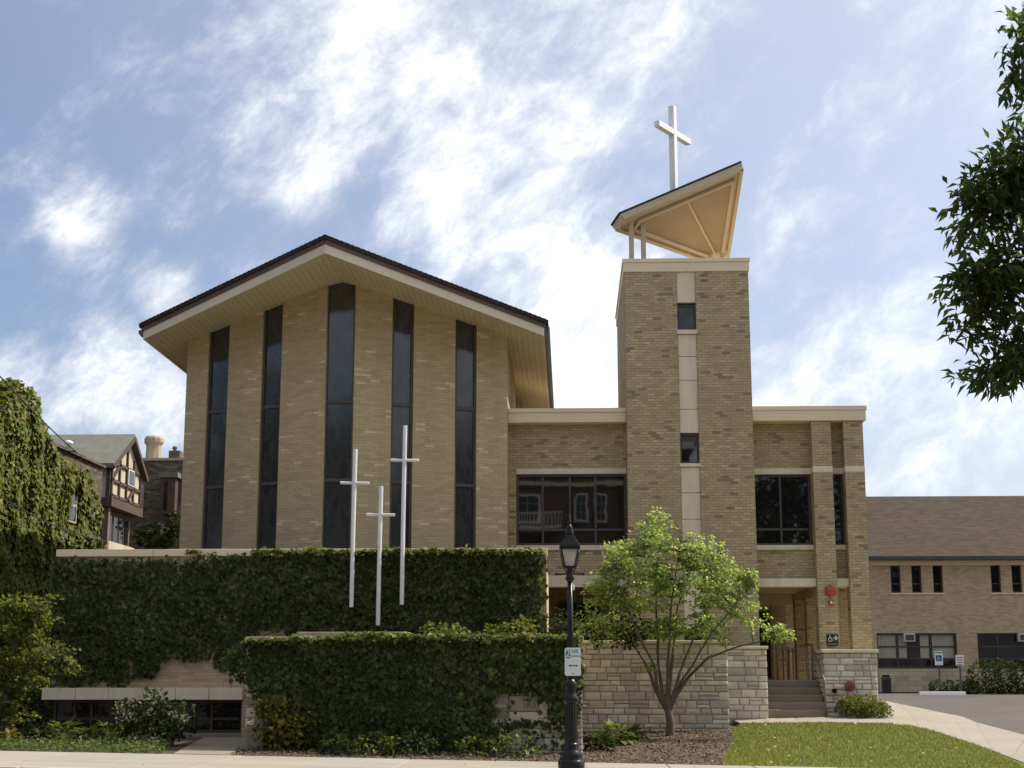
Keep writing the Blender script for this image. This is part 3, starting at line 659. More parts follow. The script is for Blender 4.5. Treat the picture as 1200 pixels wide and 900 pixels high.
# roof
roof = None
for s in (1, -1):
    P0, C0 = Vector((PX0, RY0, 0)), Vector((PX0 + s * RHW, RCY, 0)); Bc, Br = Vector((PX0 + s * RHW, RBY, 0)), Vector((PX0, RBY, 0))
    def lift(p, dz): return Vector((p.x, p.y, soff(p.x) + dz))
    e = (C0 - P0).normalized(); nf = Vector((-e.y * s, e.x * s, 0)); nf = nf if nf.y < 0 else -nf
    # deck + shingles
    ov = 0.07
    Po, Co, Bo = P0 + Vector((0, -ov * 1.1, 0)), C0 + nf * ov + Vector((s * ov, 0, 0)), Bc + Vector((s * ov, 0, 0))
    deck = MB().prism([lift(P0 + Vector((0, .06, 0)), .02), lift(C0 + Vector((-s * .06, .06, 0)), .02), lift(Bc + Vector((-s * .06, 0, 0)), .02), lift(Br, .02)], (0, 0, .27)).build('roof_deck', 'soffit_paint', sanct)
    if roof is None: roof = sanct
    sh = MB().prism([lift(Po, .303), lift(Co, .303), lift(Bo, .303), lift(Br, .303)], (0, 0, .075)).build('roof', 'shingle_dark', sanct)
    # course edges along the rake give the edge a stepped line
    edge = MB(); nst = 44
    for k in range(nst):
        a, b = lerp(Po, Co, k / nst), lerp(Po, Co, (k + 1) / nst)
        off_ = nf * .012
        edge.prism([lift(a, .375) + off_, lift(b, .372) + off_, lift(b, .385) + off_ , lift(a, .40) + off_], -nf * .5)
    tag(edge.build('shingle_edge', 'shingle_dark', sh), kind='stuff')
    MB().prism([lift(P0, -.03), lift(C0, -.03), lift(C0, .19), lift(P0, .19)], -nf * .05).build('fascia', 'fascia_paint', sanct)
    q0, q1 = P0 + nf * .03 + Vector((0, 0, 0)), C0 + nf * .03 + Vector((s * .03, 0, 0))
    MB().prism([lift(q0, .193), lift(q1, .193), lift(q1, .30), lift(q0, .30)], -nf * .10).build('rake_trim', 'brown_trim', sanct)
    MB().prism([lift(C0 + Vector((0, .005, 0)), -.03), lift(Bc, -.03), lift(Bc, .19), lift(C0 + Vector((0, .005, 0)), .19)], (-s * .05, 0, 0)).build('eave_fascia', 'fascia_paint', sanct)
    gq = C0 + Vector((s * .005, .03, 0)); zg = soff(gq.x)
    gm = MB(); prof = [(0, .06), (0, .22), (.12, .22), (.13, .20), (.125, .13), (.07, .06)]
    gm.prism([Vector((gq.x + s * a, gq.y, zg + b)) for a, b in prof], (0, RBY - gq.y - .1, 0)); gm.build('gutter', 'dark_gutter', sanct)
    # soffit boards run back from the fascia
    sb = MB(); bw = 0.145; nb = int(RHW / bw)
    for k in range(nb):
        a, b = k * bw + .004, (k + 1) * bw - .004
        xa, xb = PX0 + s * a, PX0 + s * b
        ya, yb_ = RY0 + (RCY - RY0) * a / RHW + .055, RY0 + (RCY - RY0) * b / RHW + .055
        sb.prism([Vector((xa, ya, soff(xa))), Vector((xb, yb_, soff(xb))), Vector((xb, RBY - 1, soff(xb))), Vector((xa, RBY - 1, soff(xa)))], (0, 0, .018))
    tag(sb.build('soffit_boards', 'soffit_paint', sanct), kind='stuff')
MB().tube([(PX0, RY0 - .05, ZR + .365), (PX0, RBY, ZR + .365)], .04, 6).build('ridge_cap', 'shingle_dark', sanct)
MB().prism([(PX0 - HW, RBY - .5, 0), (PX0 + HW, RBY - .5, 0), (PX0 + HW, RBY - .5, soff(PX0 + HW)), (PX0, RBY - .5, ZR), (PX0 - HW, RBY - .5, soff(PX0 + HW))], (0, -.3, 0)).build('rear_wall', 'brick_buff', sanct)

# ================================================================== bell tower
TY, TB = 38.0, 44.2
tx0, tx1 = X(732, TY, 330), X(877, TY, 330)
TZ = Z(303, TY, 800)
tower = thing('bell_tower', ((tx0 + tx1) / 2, (TY + TB) / 2, g(3, 38)), 'square tan brick tower with a pale centre strip and angled canopy on top', 'tower')
sx0, sx1 = X(794.5, TY, 400), X(816.5, TY, 400)
zc0 = Z(318.5, TY, 800)
tbot = 0.3
B('brick_wall', 'brick_tower', tower, tx0, sx0, TY, TB, tbot, zc0)
B('brick_wall', 'brick_tower', tower, sx1, tx1, TY, TB, tbot, zc0)
B('core', 'interior', tower, sx0 + .002, sx1 - .002, TY + .25, TB - .02, tbot, zc0)
B('rear_wall', 'brick_tower', tower, sx0 + .002, sx1 - .002, TB - .018, TB - .002, tbot, zc0)
strip = [(318.5, 354, 'p'), (356, 386.5, 'w'), (386.5, 391.5, 's'), (392, 417, 'p'), (417.6, 445, 'p'), (445.6, 479, 'p'), (479.6, 507, 'p'), (508, 543, 'w'), (543, 547, 's'), (547.5, 577, 'p'), (577.6, 608, 'p'), (608.6, 640, 'p'), (640.6, 672, 'p'), (672.6, 705, 'p'), (705.6, 740, 'p')]
for a, b, k in strip:
    za, zb_ = Z(a, TY, 806), Z(b, TY, 806)
    if k == 'p': B('limestone_panel', 'limestone', tower, sx0 + .004, sx1 - .004, TY + .03, TY + .24, zb_, za, bevel=.006)
    elif k == 's': B('sill', 'limestone', tower, sx0 - .02, sx1 + .02, TY - .03, TY + .24, zb_, za, bevel=.008)
    else:
        w = MB(); fw = .05
        w.box(sx0 + .004, sx0 + fw, TY + .10, TY + .2, zb_, za).box(sx1 - fw, sx1 - .004, TY + .10, TY + .2, zb_, za)
        w.box(sx0 + fw, sx1 - fw, TY + .10, TY + .2, za - fw, za).box(sx0 + fw, sx1 - fw, TY + .10, TY + .2, zb_, zb_ + fw)
        wo = w.build('window', 'bronze_frame', tower)
        B('pane', 'window_glass', wo, sx0 + fw - .003, sx1 - fw + .003, TY + .15, TY + .17, zb_ + fw - .003, za - fw + .003)
def coping(parent, x0, x1, y0, y1, zb, zt, oh=.06, material='coping_metal', name='coping'):
    h = zt - zb
    MB().box(x0 - oh, x1 + oh, y0 - oh, y1 + oh, zb, zb + h * .70).build(name, material, parent, bevel=.008)
    MB().box(x0 - oh - .025, x1 + oh + .025, y0 - oh - .025, y1 + oh + .025, zb + h * .702, zt).build(name + '_cap', material, parent, bevel=.012)
coping(tower, tx0, tx1, TY, TB, zc0 + .002, TZ, .03)
# canopy: a folded triangular roof tilted up to the right
Lc = at(730, 257, 37.75); Rc = at(872, 197, 37.55); Bc_ = at(855, 303, 41.6)
def on_plane(px, py):
    n = (Rc - Lc).cross(Bc_ - Lc); d = ray(px, py); o = Vector((0, 0, EZ)); return o + d * ((Lc - o).dot(n) / d.dot(n))
Cc = on_plane(830, 310); L2 = on_plane(720.5, 271)
def canopy():
    n = (Rc - Lc).cross(Bc_ - Lc).normalized()
    if n.z < 0: n = -n
    poly = [Lc, Rc, Bc_, Cc, L2]; cen = (Lc + Rc + Bc_ + Cc) / 4
    grow = [cen + (p - cen) * 1.012 for p in poly]
    MB().prism([p + n * .10 for p in poly], n * .085).build('canopy_deck', 'tan_paint', tower)
    MB().prism([p + n * .188 for p in grow], n * .045).build('canopy_roof', 'shingle_dark', tower)
    inner = [cen + (p - cen) * .80 for p in poly]
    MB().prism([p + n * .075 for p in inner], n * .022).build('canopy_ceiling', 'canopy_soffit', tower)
    # edge beams hang below the deck
    for a, b in ((0, 1), (1, 2), (3, 4), (4, 0)):
        p, q = poly[a], poly[b]; m_ = (cen - (p + q) / 2); d = (q - p).normalized(); inn = (m_ - d * m_.dot(d)).normalized()
        MB().prism([p + d * .02, q - d * .02, q - d * .02 + inn * .10, p + d * .02 + inn * .10], n * .098).build('edge_beam', 'tan_paint', tower, bevel=.008)
        ii = (inner[a] + inner[b]) / 2
        p2, q2 = inner[a], inner[b]
        MB().prism([p2, q2, q2 + inn * .085, p2 + inn * .085], n * .07).build('inner_beam', 'tan_paint', tower, bevel=.008)
    mid = (inner[0] + inner[1]) / 2; tipm = (inner[2] + inner[3]) / 2
    MB().bar(mid + n * .04, tipm + n * .05, .06, .08, up=n).build('ridge_beam', 'tan_paint', tower, bevel=.006)
    return n
CN = canopy()
def on_canopy(x, y, off=0): return Lc.z - (CN.x * (x - Lc.x) + CN.y * (y - Lc.y)) / CN.z + off
for px, Y in ((740, 38.25), (754, 38.5)):
    x = X(px, Y, 290); 
    MB().box(x - .065, x + .065, Y - .065, Y + .065, TZ - .05, on_canopy(x, Y, .14)).build('post', 'tan_paint', tower, bevel=.01)
for x, y in ((Bc_.x - .25, Bc_.y - .35), (Cc.x + .02, Cc.y - .3)):
    MB().box(x - .065, x + .065, y - .065, y + .065, TZ - .05, on_canopy(x, y, .12)).build('post', 'tan_paint', tower, bevel=.01)
# cross on the canopy
cb = at(790, 226, 38.5); cb.z = on_canopy(cb.x, cb.y, .24)
cr = thing('tower_cross', cb, 'large white box cross standing on the tower canopy', 'cross')
ctop = Z(125, 38.5, 790); ad = Vector((0.54, 0.84, 0)); pd = Vector((-ad.y, ad.x, 0))
def rbox(c, d1, d2, w1, w2, z0, z1):
    c = Vector((c.x, c.y, 0)); p = [c - d1 * w1 - d2 * w2, c + d1 * w1 - d2 * w2, c + d1 * w1 + d2 * w2, c - d1 * w1 + d2 * w2]
    return MB().prism([q + Vector((0, 0, z0)) for q in p], (0, 0, z1 - z0))
rbox(cb, ad, pd, .085, .085, cb.z - .03, ctop).build('upright', 'white_paint', cr, bevel=.012)
za = Z(156, 38.5, 790)
MB().bar(Vector((cb.x, cb.y, za)) - ad * .88, Vector((cb.x, cb.y, za)) + ad * .88, .16, .165).build('crossbar', 'white_paint', cr, bevel=.012)
rbox(cb, ad, pd, .13, .13, cb.z - .04, cb.z + .16).build('foot', 'white_paint', cr, bevel=.012)

# ================================================================== wings either side of the tower
WY = 38.65; WZt = Z(478, 38.2, 665); WZb = Z(494.5, 38.2, 665)
def frame_window(parent, x0, x1, z0, z1, y, vx, hz, glass='window_glass', fw=.06, rec=.12, mat_='bronze_frame'):
    """frame with mullions at vx and transoms at hz; each pane is its own piece"""
    m = MB(); ya, yb = y + rec - .05, y + rec + .06
    m.box(x0 + .002, x0 + fw, ya, yb, z0 + .002, z1 - .002).box(x1 - fw, x1 - .002, ya, yb, z0 + .002, z1 - .002)
    m.box(x0 + fw, x1 - fw, ya, yb, z1 - fw, z1 - .002).box(x0 + fw, x1 - fw, ya, yb, z0 + .002, z0 + fw)
    w = m.build('window', mat_, parent)
    for x in vx: MB().box(x - fw * .45, x + fw * .45, ya + .005, yb - .005, z0 + fw, z1 - fw).build('mullion', mat_, w)
    cols = [x0 + fw] + list(vx) + [x1 - fw]; rows = [z0 + fw] + list(hz) + [z1 - fw]
    for i in range(len(cols) - 1):
        for z in hz: MB().box(cols[i] + fw * .45, cols[i + 1] - fw * .45, ya + .008, yb - .008, z - fw * .5, z + fw * .5).build('transom', mat_, w)
        for j in range(len(rows) - 1):
            MB().box(cols[i] - .003, cols[i + 1] + .003, y + rec, y + rec + .012, rows[j] - .003, rows[j + 1] + .003).build('pane', glass, w)
    return w
lw = thing('connecting_wing', (X(665, WY), 41, g(0, 38)), 'low tan brick wing with wide dark window between church and tower', 'building')
lx0, lx1 = PX0 + HW + .003, tx0 - .003
zl_t, zl_b = Z(549, WY, 665), Z(555.5, WY, 665); zs_t, zs_b = Z(639, WY, 665), Z(645, WY, 665); zbeam_t, zbeam_b = Z(674.5, WY, 665), Z(688, WY, 665)
wx0 = X(605, WY, 600)
MB().box(lx0, lx1, 38.25, 44.2, WZb, lerp(WZb, WZt, .7)).build('coping', 'coping_metal', lw, bevel=.008)
MB().box(lx0, lx1, 38.22, 44.2, lerp(WZb, WZt, .702), WZt).build('coping_cap', 'coping_metal', lw, bevel=.008)
B('brick_wall', 'brick_tower', lw, lx0, lx1, WY, WY + .3, zl_t, WZb - .002)
B('brick_wall', 'brick_tower', lw, lx0, wx0, WY, WY + .3, zs_t, zl_t - .002)
B('lintel', 'limestone', lw, wx0 + .002, lx1, WY - .03, WY + .28, zl_b, zl_t - .002, bevel=.006)
B('brick_wall', 'brick_tower', lw, lx0, lx1, WY, WY + .3, zbeam_t, zs_b - .002)
B('brick_wall', 'brick_tower', lw, lx0, wx0 - .022, WY, WY + .3, zs_b - .002, zs_t)
B('sill', 'limestone', lw, wx0 - .02, lx1, WY - .05, WY + .28, zs_b, zs_t - .002, bevel=.008)
frame_window(lw, wx0 + .004, lx1 - .004, zs_t + .002, zl_b - .002, WY, [X(636, WY, 600), X(668, WY, 600), X(698, WY, 600)], [Z(620.5, WY, 665)])
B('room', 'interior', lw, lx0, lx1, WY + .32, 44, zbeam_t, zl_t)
B('beam', 'limestone', lw, lx0, lx1, WY - .03, WY + .32, zbeam_b, zbeam_t - .002, bevel=.006)
B('porch_ceiling', 'tan_paint', lw, lx0, lx1, WY + .33, 43, zbeam_b + .05, zbeam_t - .05)
B('porch_wall', 'brick_tower', lw, lx0, lx1, 40.6, 40.9, .3, zbeam_b + .04)
dx0, dx1 = X(655, 40.5, 720), X(704, 40.5, 720)
frame_window(lw, dx0, dx1, 1.5, Z(705, 40.5, 680), 40.42, [X(668, 40.5, 720), X(686, 40.5, 720)], [Z(716, 40.5, 680)], glass='window_glass_hall', rec=.06)
B('porch_floor', 'step_concrete', lw, lx0, lx1 + 3.4, 37.9, 40.6, .3, Z(797, 38.5, 930) - .01)

rw = thing('entrance_wing', (X(955, 38.6), 41, g(8, 38)), 'flat-roofed tan brick wing on columns over the entrance steps', 'building')
RY = 38.7
rx0 = tx1 + .003; c1a, c1b = X(955.5, 38.3, 620), X(978.5, 38.3, 620); c2a, c2b = X(993.5, 38.3, 620), X(1016.5, 38.3, 620)
Zr = lambda py: Z(py, 38.5, 930)
coping(rw, rx0 + .1, c2b, 38.3, 46, Zr(495), Zr(478), .08)
zl_t, zl_b, zs_t, zs_b, zb_t, zb_b = Zr(547.5), Zr(554.5), Zr(638), Zr(643.5), Zr(678), Zr(687.5)
ZLAND = Z(797, 38.5, 930)
for (a, b) in ((c1a, c1b), (c2a, c2b)):
    B('column', 'brick_tower', rw, a, b, 38.3, 38.3 + (b - a), .4, zl_b - .003)
    B('column_band', 'limestone', rw, a - .006, b + .006, 38.294, 38.306 + (b - a), zl_b, zl_t, bevel=.004)
    B('column', 'brick_tower', rw, a, b, 38.3, 38.3 + (b - a), zl_t + .003, Zr(495) - .002)
for (a, b) in ((rx0, c1a - .003), (c1b + .003, c2a - .003)):
    B('brick_wall', 'brick_tower', rw, a, b, RY, RY + .3, zl_t + .002, Zr(495) - .002)
    B('lintel', 'limestone', rw, a, b, RY - .04, RY + .3, zl_b, zl_t, bevel=.004)
    B('sill', 'limestone', rw, a, b, RY - .06, RY + .3, zs_b, zs_t, bevel=.006)
    B('brick_wall', 'brick_tower', rw, a, b, RY, RY + .3, zb_t, zs_b - .002)
    B('beam', 'limestone', rw, a, b, RY - .25, RY + .3, zb_b, zb_t - .002, bevel=.006)
frame_window(rw, rx0 + .003, c1a - .01, zs_t + .002, zl_b - .002, RY, [X(915.5, RY, 600)], [Zr(619)])
frame_window(rw, c1b + .01, c2a - .01, zs_t + .002, zl_b - .002, RY, [], [Zr(619), Zr(597), Zr(577)], fw=.035)
B('side_wall', 'brick_tower', rw, c2b - .32, c2b - .01, 38.9, 46, zb_t, Zr(495) - .002)
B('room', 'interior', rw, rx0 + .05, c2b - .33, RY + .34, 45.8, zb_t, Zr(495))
B('porch_ceiling', 'tan_paint', rw, rx0, c2b - .02, RY + .31, 45.5, zb_b + .05, zb_t - .01)
B('cross_beam', 'tan_paint', rw, c1a + .05, c1b - .15, RY + .33, 44.2, zb_b - .22, zb_b + .045)
B('rear_beam', 'tan_paint', rw, rx0, c1a, 42.6, 42.95, zb_b - .28, zb_b + .045)
B('porch_column', 'brick_tower', rw, X(905, 42.6, 740), X(921, 42.6, 740), 42.6, 43.0, ZLAND, zb_b - .282)
B('porch_column', 'brick_tower', rw, X(933, 41, 740), X(945, 41, 740), 41.0, 41.45, ZLAND, zb_b - .22)
B('porch_column', 'brick_tower', rw, X(946, 39.8, 740), X(958, 39.8, 740), 39.8, 40.2, ZLAND, zb_b - .22)
B('porch_column', 'brick_tower', rw, c2a - .02, c2b - .35, 41.5, 42, .5, zb_b + .045)
B('porch_wall', 'brick_tower', rw, rx0 - .4, X(946, 45, 740), 45.0, 45.3, .4, zb_b + .045)
frame_window(rw, X(886, 44.8, 740), X(905, 44.8, 740), ZLAND + .02, zb_b - .3, 44.88, [], [], glass='window_glass_hall', rec=.06)
B('porch_column', 'brick_tower', rw, X(983, 40.2, 740), X(994, 40.2, 740), 40.2, 40.7, ZLAND, zb_b + .045)
B('porch_wall', 'brick_tower', rw, c1b - .8, c2b - .02, 45.2, 45.5, .4, zb_b + .045)
B('landing', 'step_concrete', rw, X(896, 38, 800), c2b - .05, 38.66, 45, .4, ZLAND)

# ------------------------------------------------------------------ walls at the steps
w1, w1x0, w1x1, w1z = stone_wall('long coursed limestone wall behind the small tree', 672, 854, 750.5, 34.2, .42, 3)
w2, w2x0, w2x1, w2z = stone_wall('short pale limestone wall on the left of the steps', 852, 900, 757, 36.9, .42, 1)
PXa, PXb, PY1 = X(966, 37.4, 800), X(1029, 37.4, 800), 37.4
pier = thing('stone_pier', ((PXa + PXb) / 2, 38, g(7, 37.4)), 'square limestone pier on the right of the steps, carrying brick columns', 'pier')
pzt = Z(761, PY1, 1000)
B('mortar_core', 'mortar', pier, PXa + .035, PXb - .03, PY1 + .035, 39.3, .35, pzt - .09)
stone_face(pier, PXa, PXb, PY1 + .03, .45, pzt - .085)
stone_face(pier, -39.3, -(PY1 + .14), PXa + .03, .45, pzt - .085, face='left')
# cap in four strips round the columns
ca = dict(bevel=.012)
MB().box(PXa - .04, PXb + .04, PY1 - .04, 38.295, pzt - .08, pzt).build('cap_stone', 'limestone', pier, bevel=.012)
MB().box(PXa - .04, c1a - .004, 38.3, 39.34, pzt - .08, pzt).build('cap_stone', 'limestone', pier, bevel=.012)
MB().box(c1b + .004, c2a - .004, 38.3, 39.34, pzt - .08, pzt).build('cap_stone', 'limestone', pier, bevel=.012)

# steps
st = thing('entrance_steps', (X(930, 37.2, 838), 37.4, g(5.6, 37)), 'five grey concrete steps up to the covered entrance', 'steps')
sxa, sxb = w2x1 + .005, PXa - .005; zg0 = g(5.6, 36.95) + .012; nst = 5; rise = (ZLAND - zg0) / nst
for k in range(nst):
    y0 = 37.0 + k * .32
    MB().box(sxa, sxb, y0, 38.655, zg0 - .02 + rise * k + (.02 if k else 0), zg0 + rise * (k + 1) - (.0 if k == nst - 1 else .0)).build('step', 'step_concrete', st, bevel=.012)
def handrail(label, px, px2, zoff=.88):
    xa = px; y0, y1 = 36.93, 38.65
    t = thing('handrail', (xa, y0, zg0), label, 'handrail', 'metal handrails on the entrance steps')
    za_, zb_ = zg0 + zoff, ZLAND + zoff
    MB().tube([(xa, y0 - .0, zg0 - .02), (xa, y0, za_ - .02), (xa, y0 + .06, za_ + .02), (xa, y1, zb_), (xa, y1 + .9, zb_)], .022, 8).build('rail', 'rail_metal', t, smooth=True)
    MB().tube([(xa, y1, ZLAND - .02), (xa, y1, zb_)], .02, 8).build('post', 'rail_metal', t, smooth=True)
    MB().tube([(xa, y1 + .9, ZLAND - .02), (xa, y1 + .9, zb_)], .02, 8).build('post', 'rail_metal', t, smooth=True)
    return t
handrail('metal handrail on the right of the steps, against the stone pier', sxb - .07, 0)
def back_rail(label, xa):
    t = thing('handrail', (xa, 39.4, ZLAND), label, 'handrail', 'metal handrails on the entrance steps'); y0, y1 = 39.4, 41.6
    MB().tube([(xa, y0, ZLAND - .02), (xa, y0, ZLAND + .82), (xa + .62, y1, ZLAND + .82), (xa + .62, y1, ZLAND - .02)], .022, 8).build('rail', 'rail_metal', t, smooth=True)
    MB().tube([(xa + .31, (y0 + y1) / 2, ZLAND - .02), (xa + .31, (y0 + y1) / 2, ZLAND + .81)], .02, 8).build('post', 'rail_metal', t, smooth=True)
back_rail('short metal rail on the landing, nearest the left stone wall', X(911, 39.4, 780))
back_rail('short metal rail in the middle of the landing', X(923, 39.4, 780))
# things on the column and pier
bz = Z(692.5, 38.3, 973); bx = X(973, 38.3, 692)
al = thing('alarm_bell', (bx, 38.25, bz), 'round red alarm bell high on the brick column', 'alarm bell')
MB().lathe([(.06, .0), (.06, -.03), (.135, -.035), (.15, -.06), (.14, -.09), (.10, -.115), (.03, -.125)], (bx, 38.3, bz), 24, 'Y').build('gong', 'red_enamel', al, smooth=True)
MB().lathe([(.028, -.12), (.028, -.14), (.01, -.145)], (bx, 38.3, bz), 10, 'Y').build('boss', 'rail_metal', al)
sx_, sz_ = X(973.5, 38.3, 706), Z(706.5, 38.3, 973)
sr = thing('alarm_strobe', (sx_, 38.3, sz_), 'small red alarm strobe with white lens below the bell', 'strobe')
MB().box(sx_ - .055, sx_ + .055, 38.24, 38.299, sz_ - .075, sz_ + .075).build('housing', 'red_enamel', sr, bevel=.01)
MB().box(sx_ - .025, sx_ + .03, 38.215, 38.239, sz_ - .03, sz_ + .045).build('lens', 'sign_white', sr, bevel=.008)
def disc(m, cx, cz, y, r, n=14, r0=0.0, a0=0, a1=2 * math.pi, th=.003):
    if r0 == 0: m.prism([(cx + r * math.cos(a0 + (a1 - a0) * k / n), y, cz + r * math.sin(a0 + (a1 - a0) * k / n)) for k in range(n)], (0, -th, 0)); return
    for k in range(n):
        p, q = a0 + (a1 - a0) * k / n, a0 + (a1 - a0) * (k + 1) / n
        m.prism([(cx + r0 * math.cos(p), y, cz + r0 * math.sin(p)), (cx + r * math.cos(p), y, cz + r * math.sin(p)), (cx + r * math.cos(q), y, cz + r * math.sin(q)), (cx + r0 * math.cos(q), y, cz + r0 * math.sin(q))], (0, -th, 0))
def wheelchair(cx, cz, y, s):
    """the access symbol, s = height"""
    m = MB(); disc(m, cx - .08 * s, cz + .42 * s, y, .075 * s)
    def ln(a, b, w=.075):
        p, q = Vector((cx + a[0] * s, y, cz + a[1] * s)), Vector((cx + b[0] * s, y, cz + b[1] * s)); d = (q - p).normalized(); n_ = Vector((-d.z, 0, d.x)) * w * s / 2
        m.prism([p - n_, q - n_, q + n_, p + n_], (0, -.003, 0))
    ln((-.07, .32), (-.04, -.02)); ln((-.04, -.02), (.20, -.02)); ln((.20, .01), (.30, -.34)); ln((.30, -.34), (.38, -.31), .06); ln((-.06, .16), (.16, .16), .06)
    disc(m, cx - .02 * s, cz - .18 * s, y - .0005, .29 * s, 18, .22 * s, R(125), R(360)); return m
def text_mesh(body, name, material, parent, loc, size, ext=.002, align='CENTER', rot=(R(90), 0, 0)):
    c = bpy.data.curves.new(name, 'FONT'); c.body = body; c.size = size; c.extrude = ext; c.align_x = align; c.align_y = 'CENTER'; c.resolution_u = 3
    o = bpy.data.objects.new(name, c); COL.objects.link(o)
    dg = bpy.context.evaluated_depsgraph_get(); me = bpy.data.meshes.new_from_object(o.evaluated_get(dg)); bpy.data.objects.remove(o)
    me.materials.clear(); me.materials.append(MATS[material]); ob = bpy.data.objects.new(name, me); COL.objects.link(ob); place(ob, loc, parent); ob.rotation_euler = rot; return ob
wx_, wz_ = X(975.5, 38.3, 750), Z(750, 38.3, 975)
wp = thing('access_sign', (wx_, 38.3, wz_), 'small dark sign with wheelchair symbol and arrow on the brick column', 'sign')
MB().box(wx_ - .145, wx_ + .145, 38.28, 38.298, wz_ - .145, wz_ + .145).build('panel', 'sign_dark', wp, bevel=.004)
wheelchair(wx_ - .055, wz_ + .04, 38.278, .17).build('symbol', 'sign_white', wp)
ar = MB()
for a in (1, -1): ar.prism([(wx_ + .055, 38.278, wz_ + .05 + a * .055), (wx_ + .085, 38.278, wz_ + .05 + a * .055), (wx_ + .13, 38.278, wz_ + .05), (wx_ + .10, 38.278, wz_ + .05)], (0, -.003, 0))
ar.prism([(wx_ + .02, 38.277, wz_ + .038), (wx_ + .10, 38.277, wz_ + .038), (wx_ + .10, 38.277, wz_ + .062), (wx_ + .02, 38.277, wz_ + .062)], (0, -.0032, 0))
ar.build('arrow', 'sign_white', wp)
MB().box(wx_ - .12, wx_ + .12, 38.276, 38.279, wz_ - .115, wz_ - .085).build('braille_strip', 'rail_metal', wp)
x_, z_ = X(995.5, 37.4, 804), Z(804, 37.4, 995)
fc = thing('fire_hose_inlet', (x_, 37.35, z_), 'round rust-red fire inlet on the stone pier front', 'fire inlet')
MB().lathe([(.06, .08), (.06, -.02), (.125, -.025), (.13, -.075), (.11, -.10), (.04, -.11)], (x_, 37.4, z_), 20, 'Y').build('cap', 'rust_red', fc, smooth=True)
MB().bar((x_ - .07, 37.28, z_), (x_ + .07, 37.28, z_), .03, .025).build('lug', 'rust_red', fc)
x_, z_ = X(977.5, 37.4, 809.5), Z(809.5, 37.4, 977)
sp_ = thing('drain_spout', (x_, 37.35, z_), 'short black pipe stub low on the stone pier', 'pipe')
MB().lathe([(.055, .08), (.055, -.09), (.042, -.092), (.040, -.03), (.01, -.028)], (x_, 37.4, z_), 14, 'Y').build('pipe', 'black_iron', sp_, smooth=True)

# ================================================================== ivy-covered low hall in front of the church
IY = 32.5; ix0, ix1 = X(64, IY, 740), X(640.5, IY, 700); izt = Z(643.5, IY, 300); izc = Z(652, IY, 300)
box = thing('ivy_hall', ((ix0 + ix1) / 2, IY + 2, g(-6, 32)), 'low tan brick hall with pale coping, mostly hidden under ivy', 'building')
zlt, zlb = Z(806, IY, 170), Z(820, IY, 170); izb = g(-6, IY) - .15
B('brick_wall', 'brick_hall', box, ix0, ix1, IY, IY + .35, zlt + .002, izc)
for i in range(6):
    a, b = lerp(ix0 - .15, X(286, IY, 812), i / 6), lerp(ix0 - .15, X(286, IY, 812), (i + 1) / 6)
    B('lintel', 'limestone', box, a + .004, b - .004, IY - .16, IY + .3, zlb, zlt, bevel=.008)
wxa, wxb = ix0 + .02, X(283, IY, 840)
zw0 = Z(859, IY, 200)
fr_x = [X(p, IY, 840) for p in (84, 104, 128, 150, 175, 200, 226, 246)]
frame_window(box, wxa, wxb, zw0, zlb - .002, IY + .1, fr_x, [lerp(zw0, zlb, .42)], glass='window_glass_hall', mat_='timber', rec=.1)
B('window_sill', 'step_concrete', box, wxa, wxb, IY - .02, IY + .32, zw0 - .1, zw0 - .002, bevel=.01)
B('base_wall', 'mortar', box, wxa, wxb, IY + .05, IY + .3, izb, zw0 - .1)
B('brick_wall', 'brick_hall', box, wxb + .002, ix1, IY, IY + .35, izb, zlt)
B('side_wall', 'tan_paint', box, ix1 - .3, ix1 - .002, IY + .352, 36.6, izb, Z(664, IY, 636))
B('side_wall', 'brick_hall', box, ix0 + .002, ix0 + .3, IY + .352, 38, izb, izc)
B('roof', 'asphalt', box, ix0 + .3, ix1 - .31, IY + .352, 37.6, izc - .3, izc - .1)
nco = 5
for i in range(nco):
    a, b = lerp(ix0 - .05, ix1 + .02, i / nco), lerp(ix0 - .05, ix1 + .02, (i + 1) / nco)
    MB().box(a + .003, b - .003, IY - .07, IY + .45, izc + .002, izt).build('coping', 'coping_metal', box, bevel=.01)
B('interior', 'interior', box, ix0 + .31, wxb, IY + .4, IY + 2.5, izb, zlt)

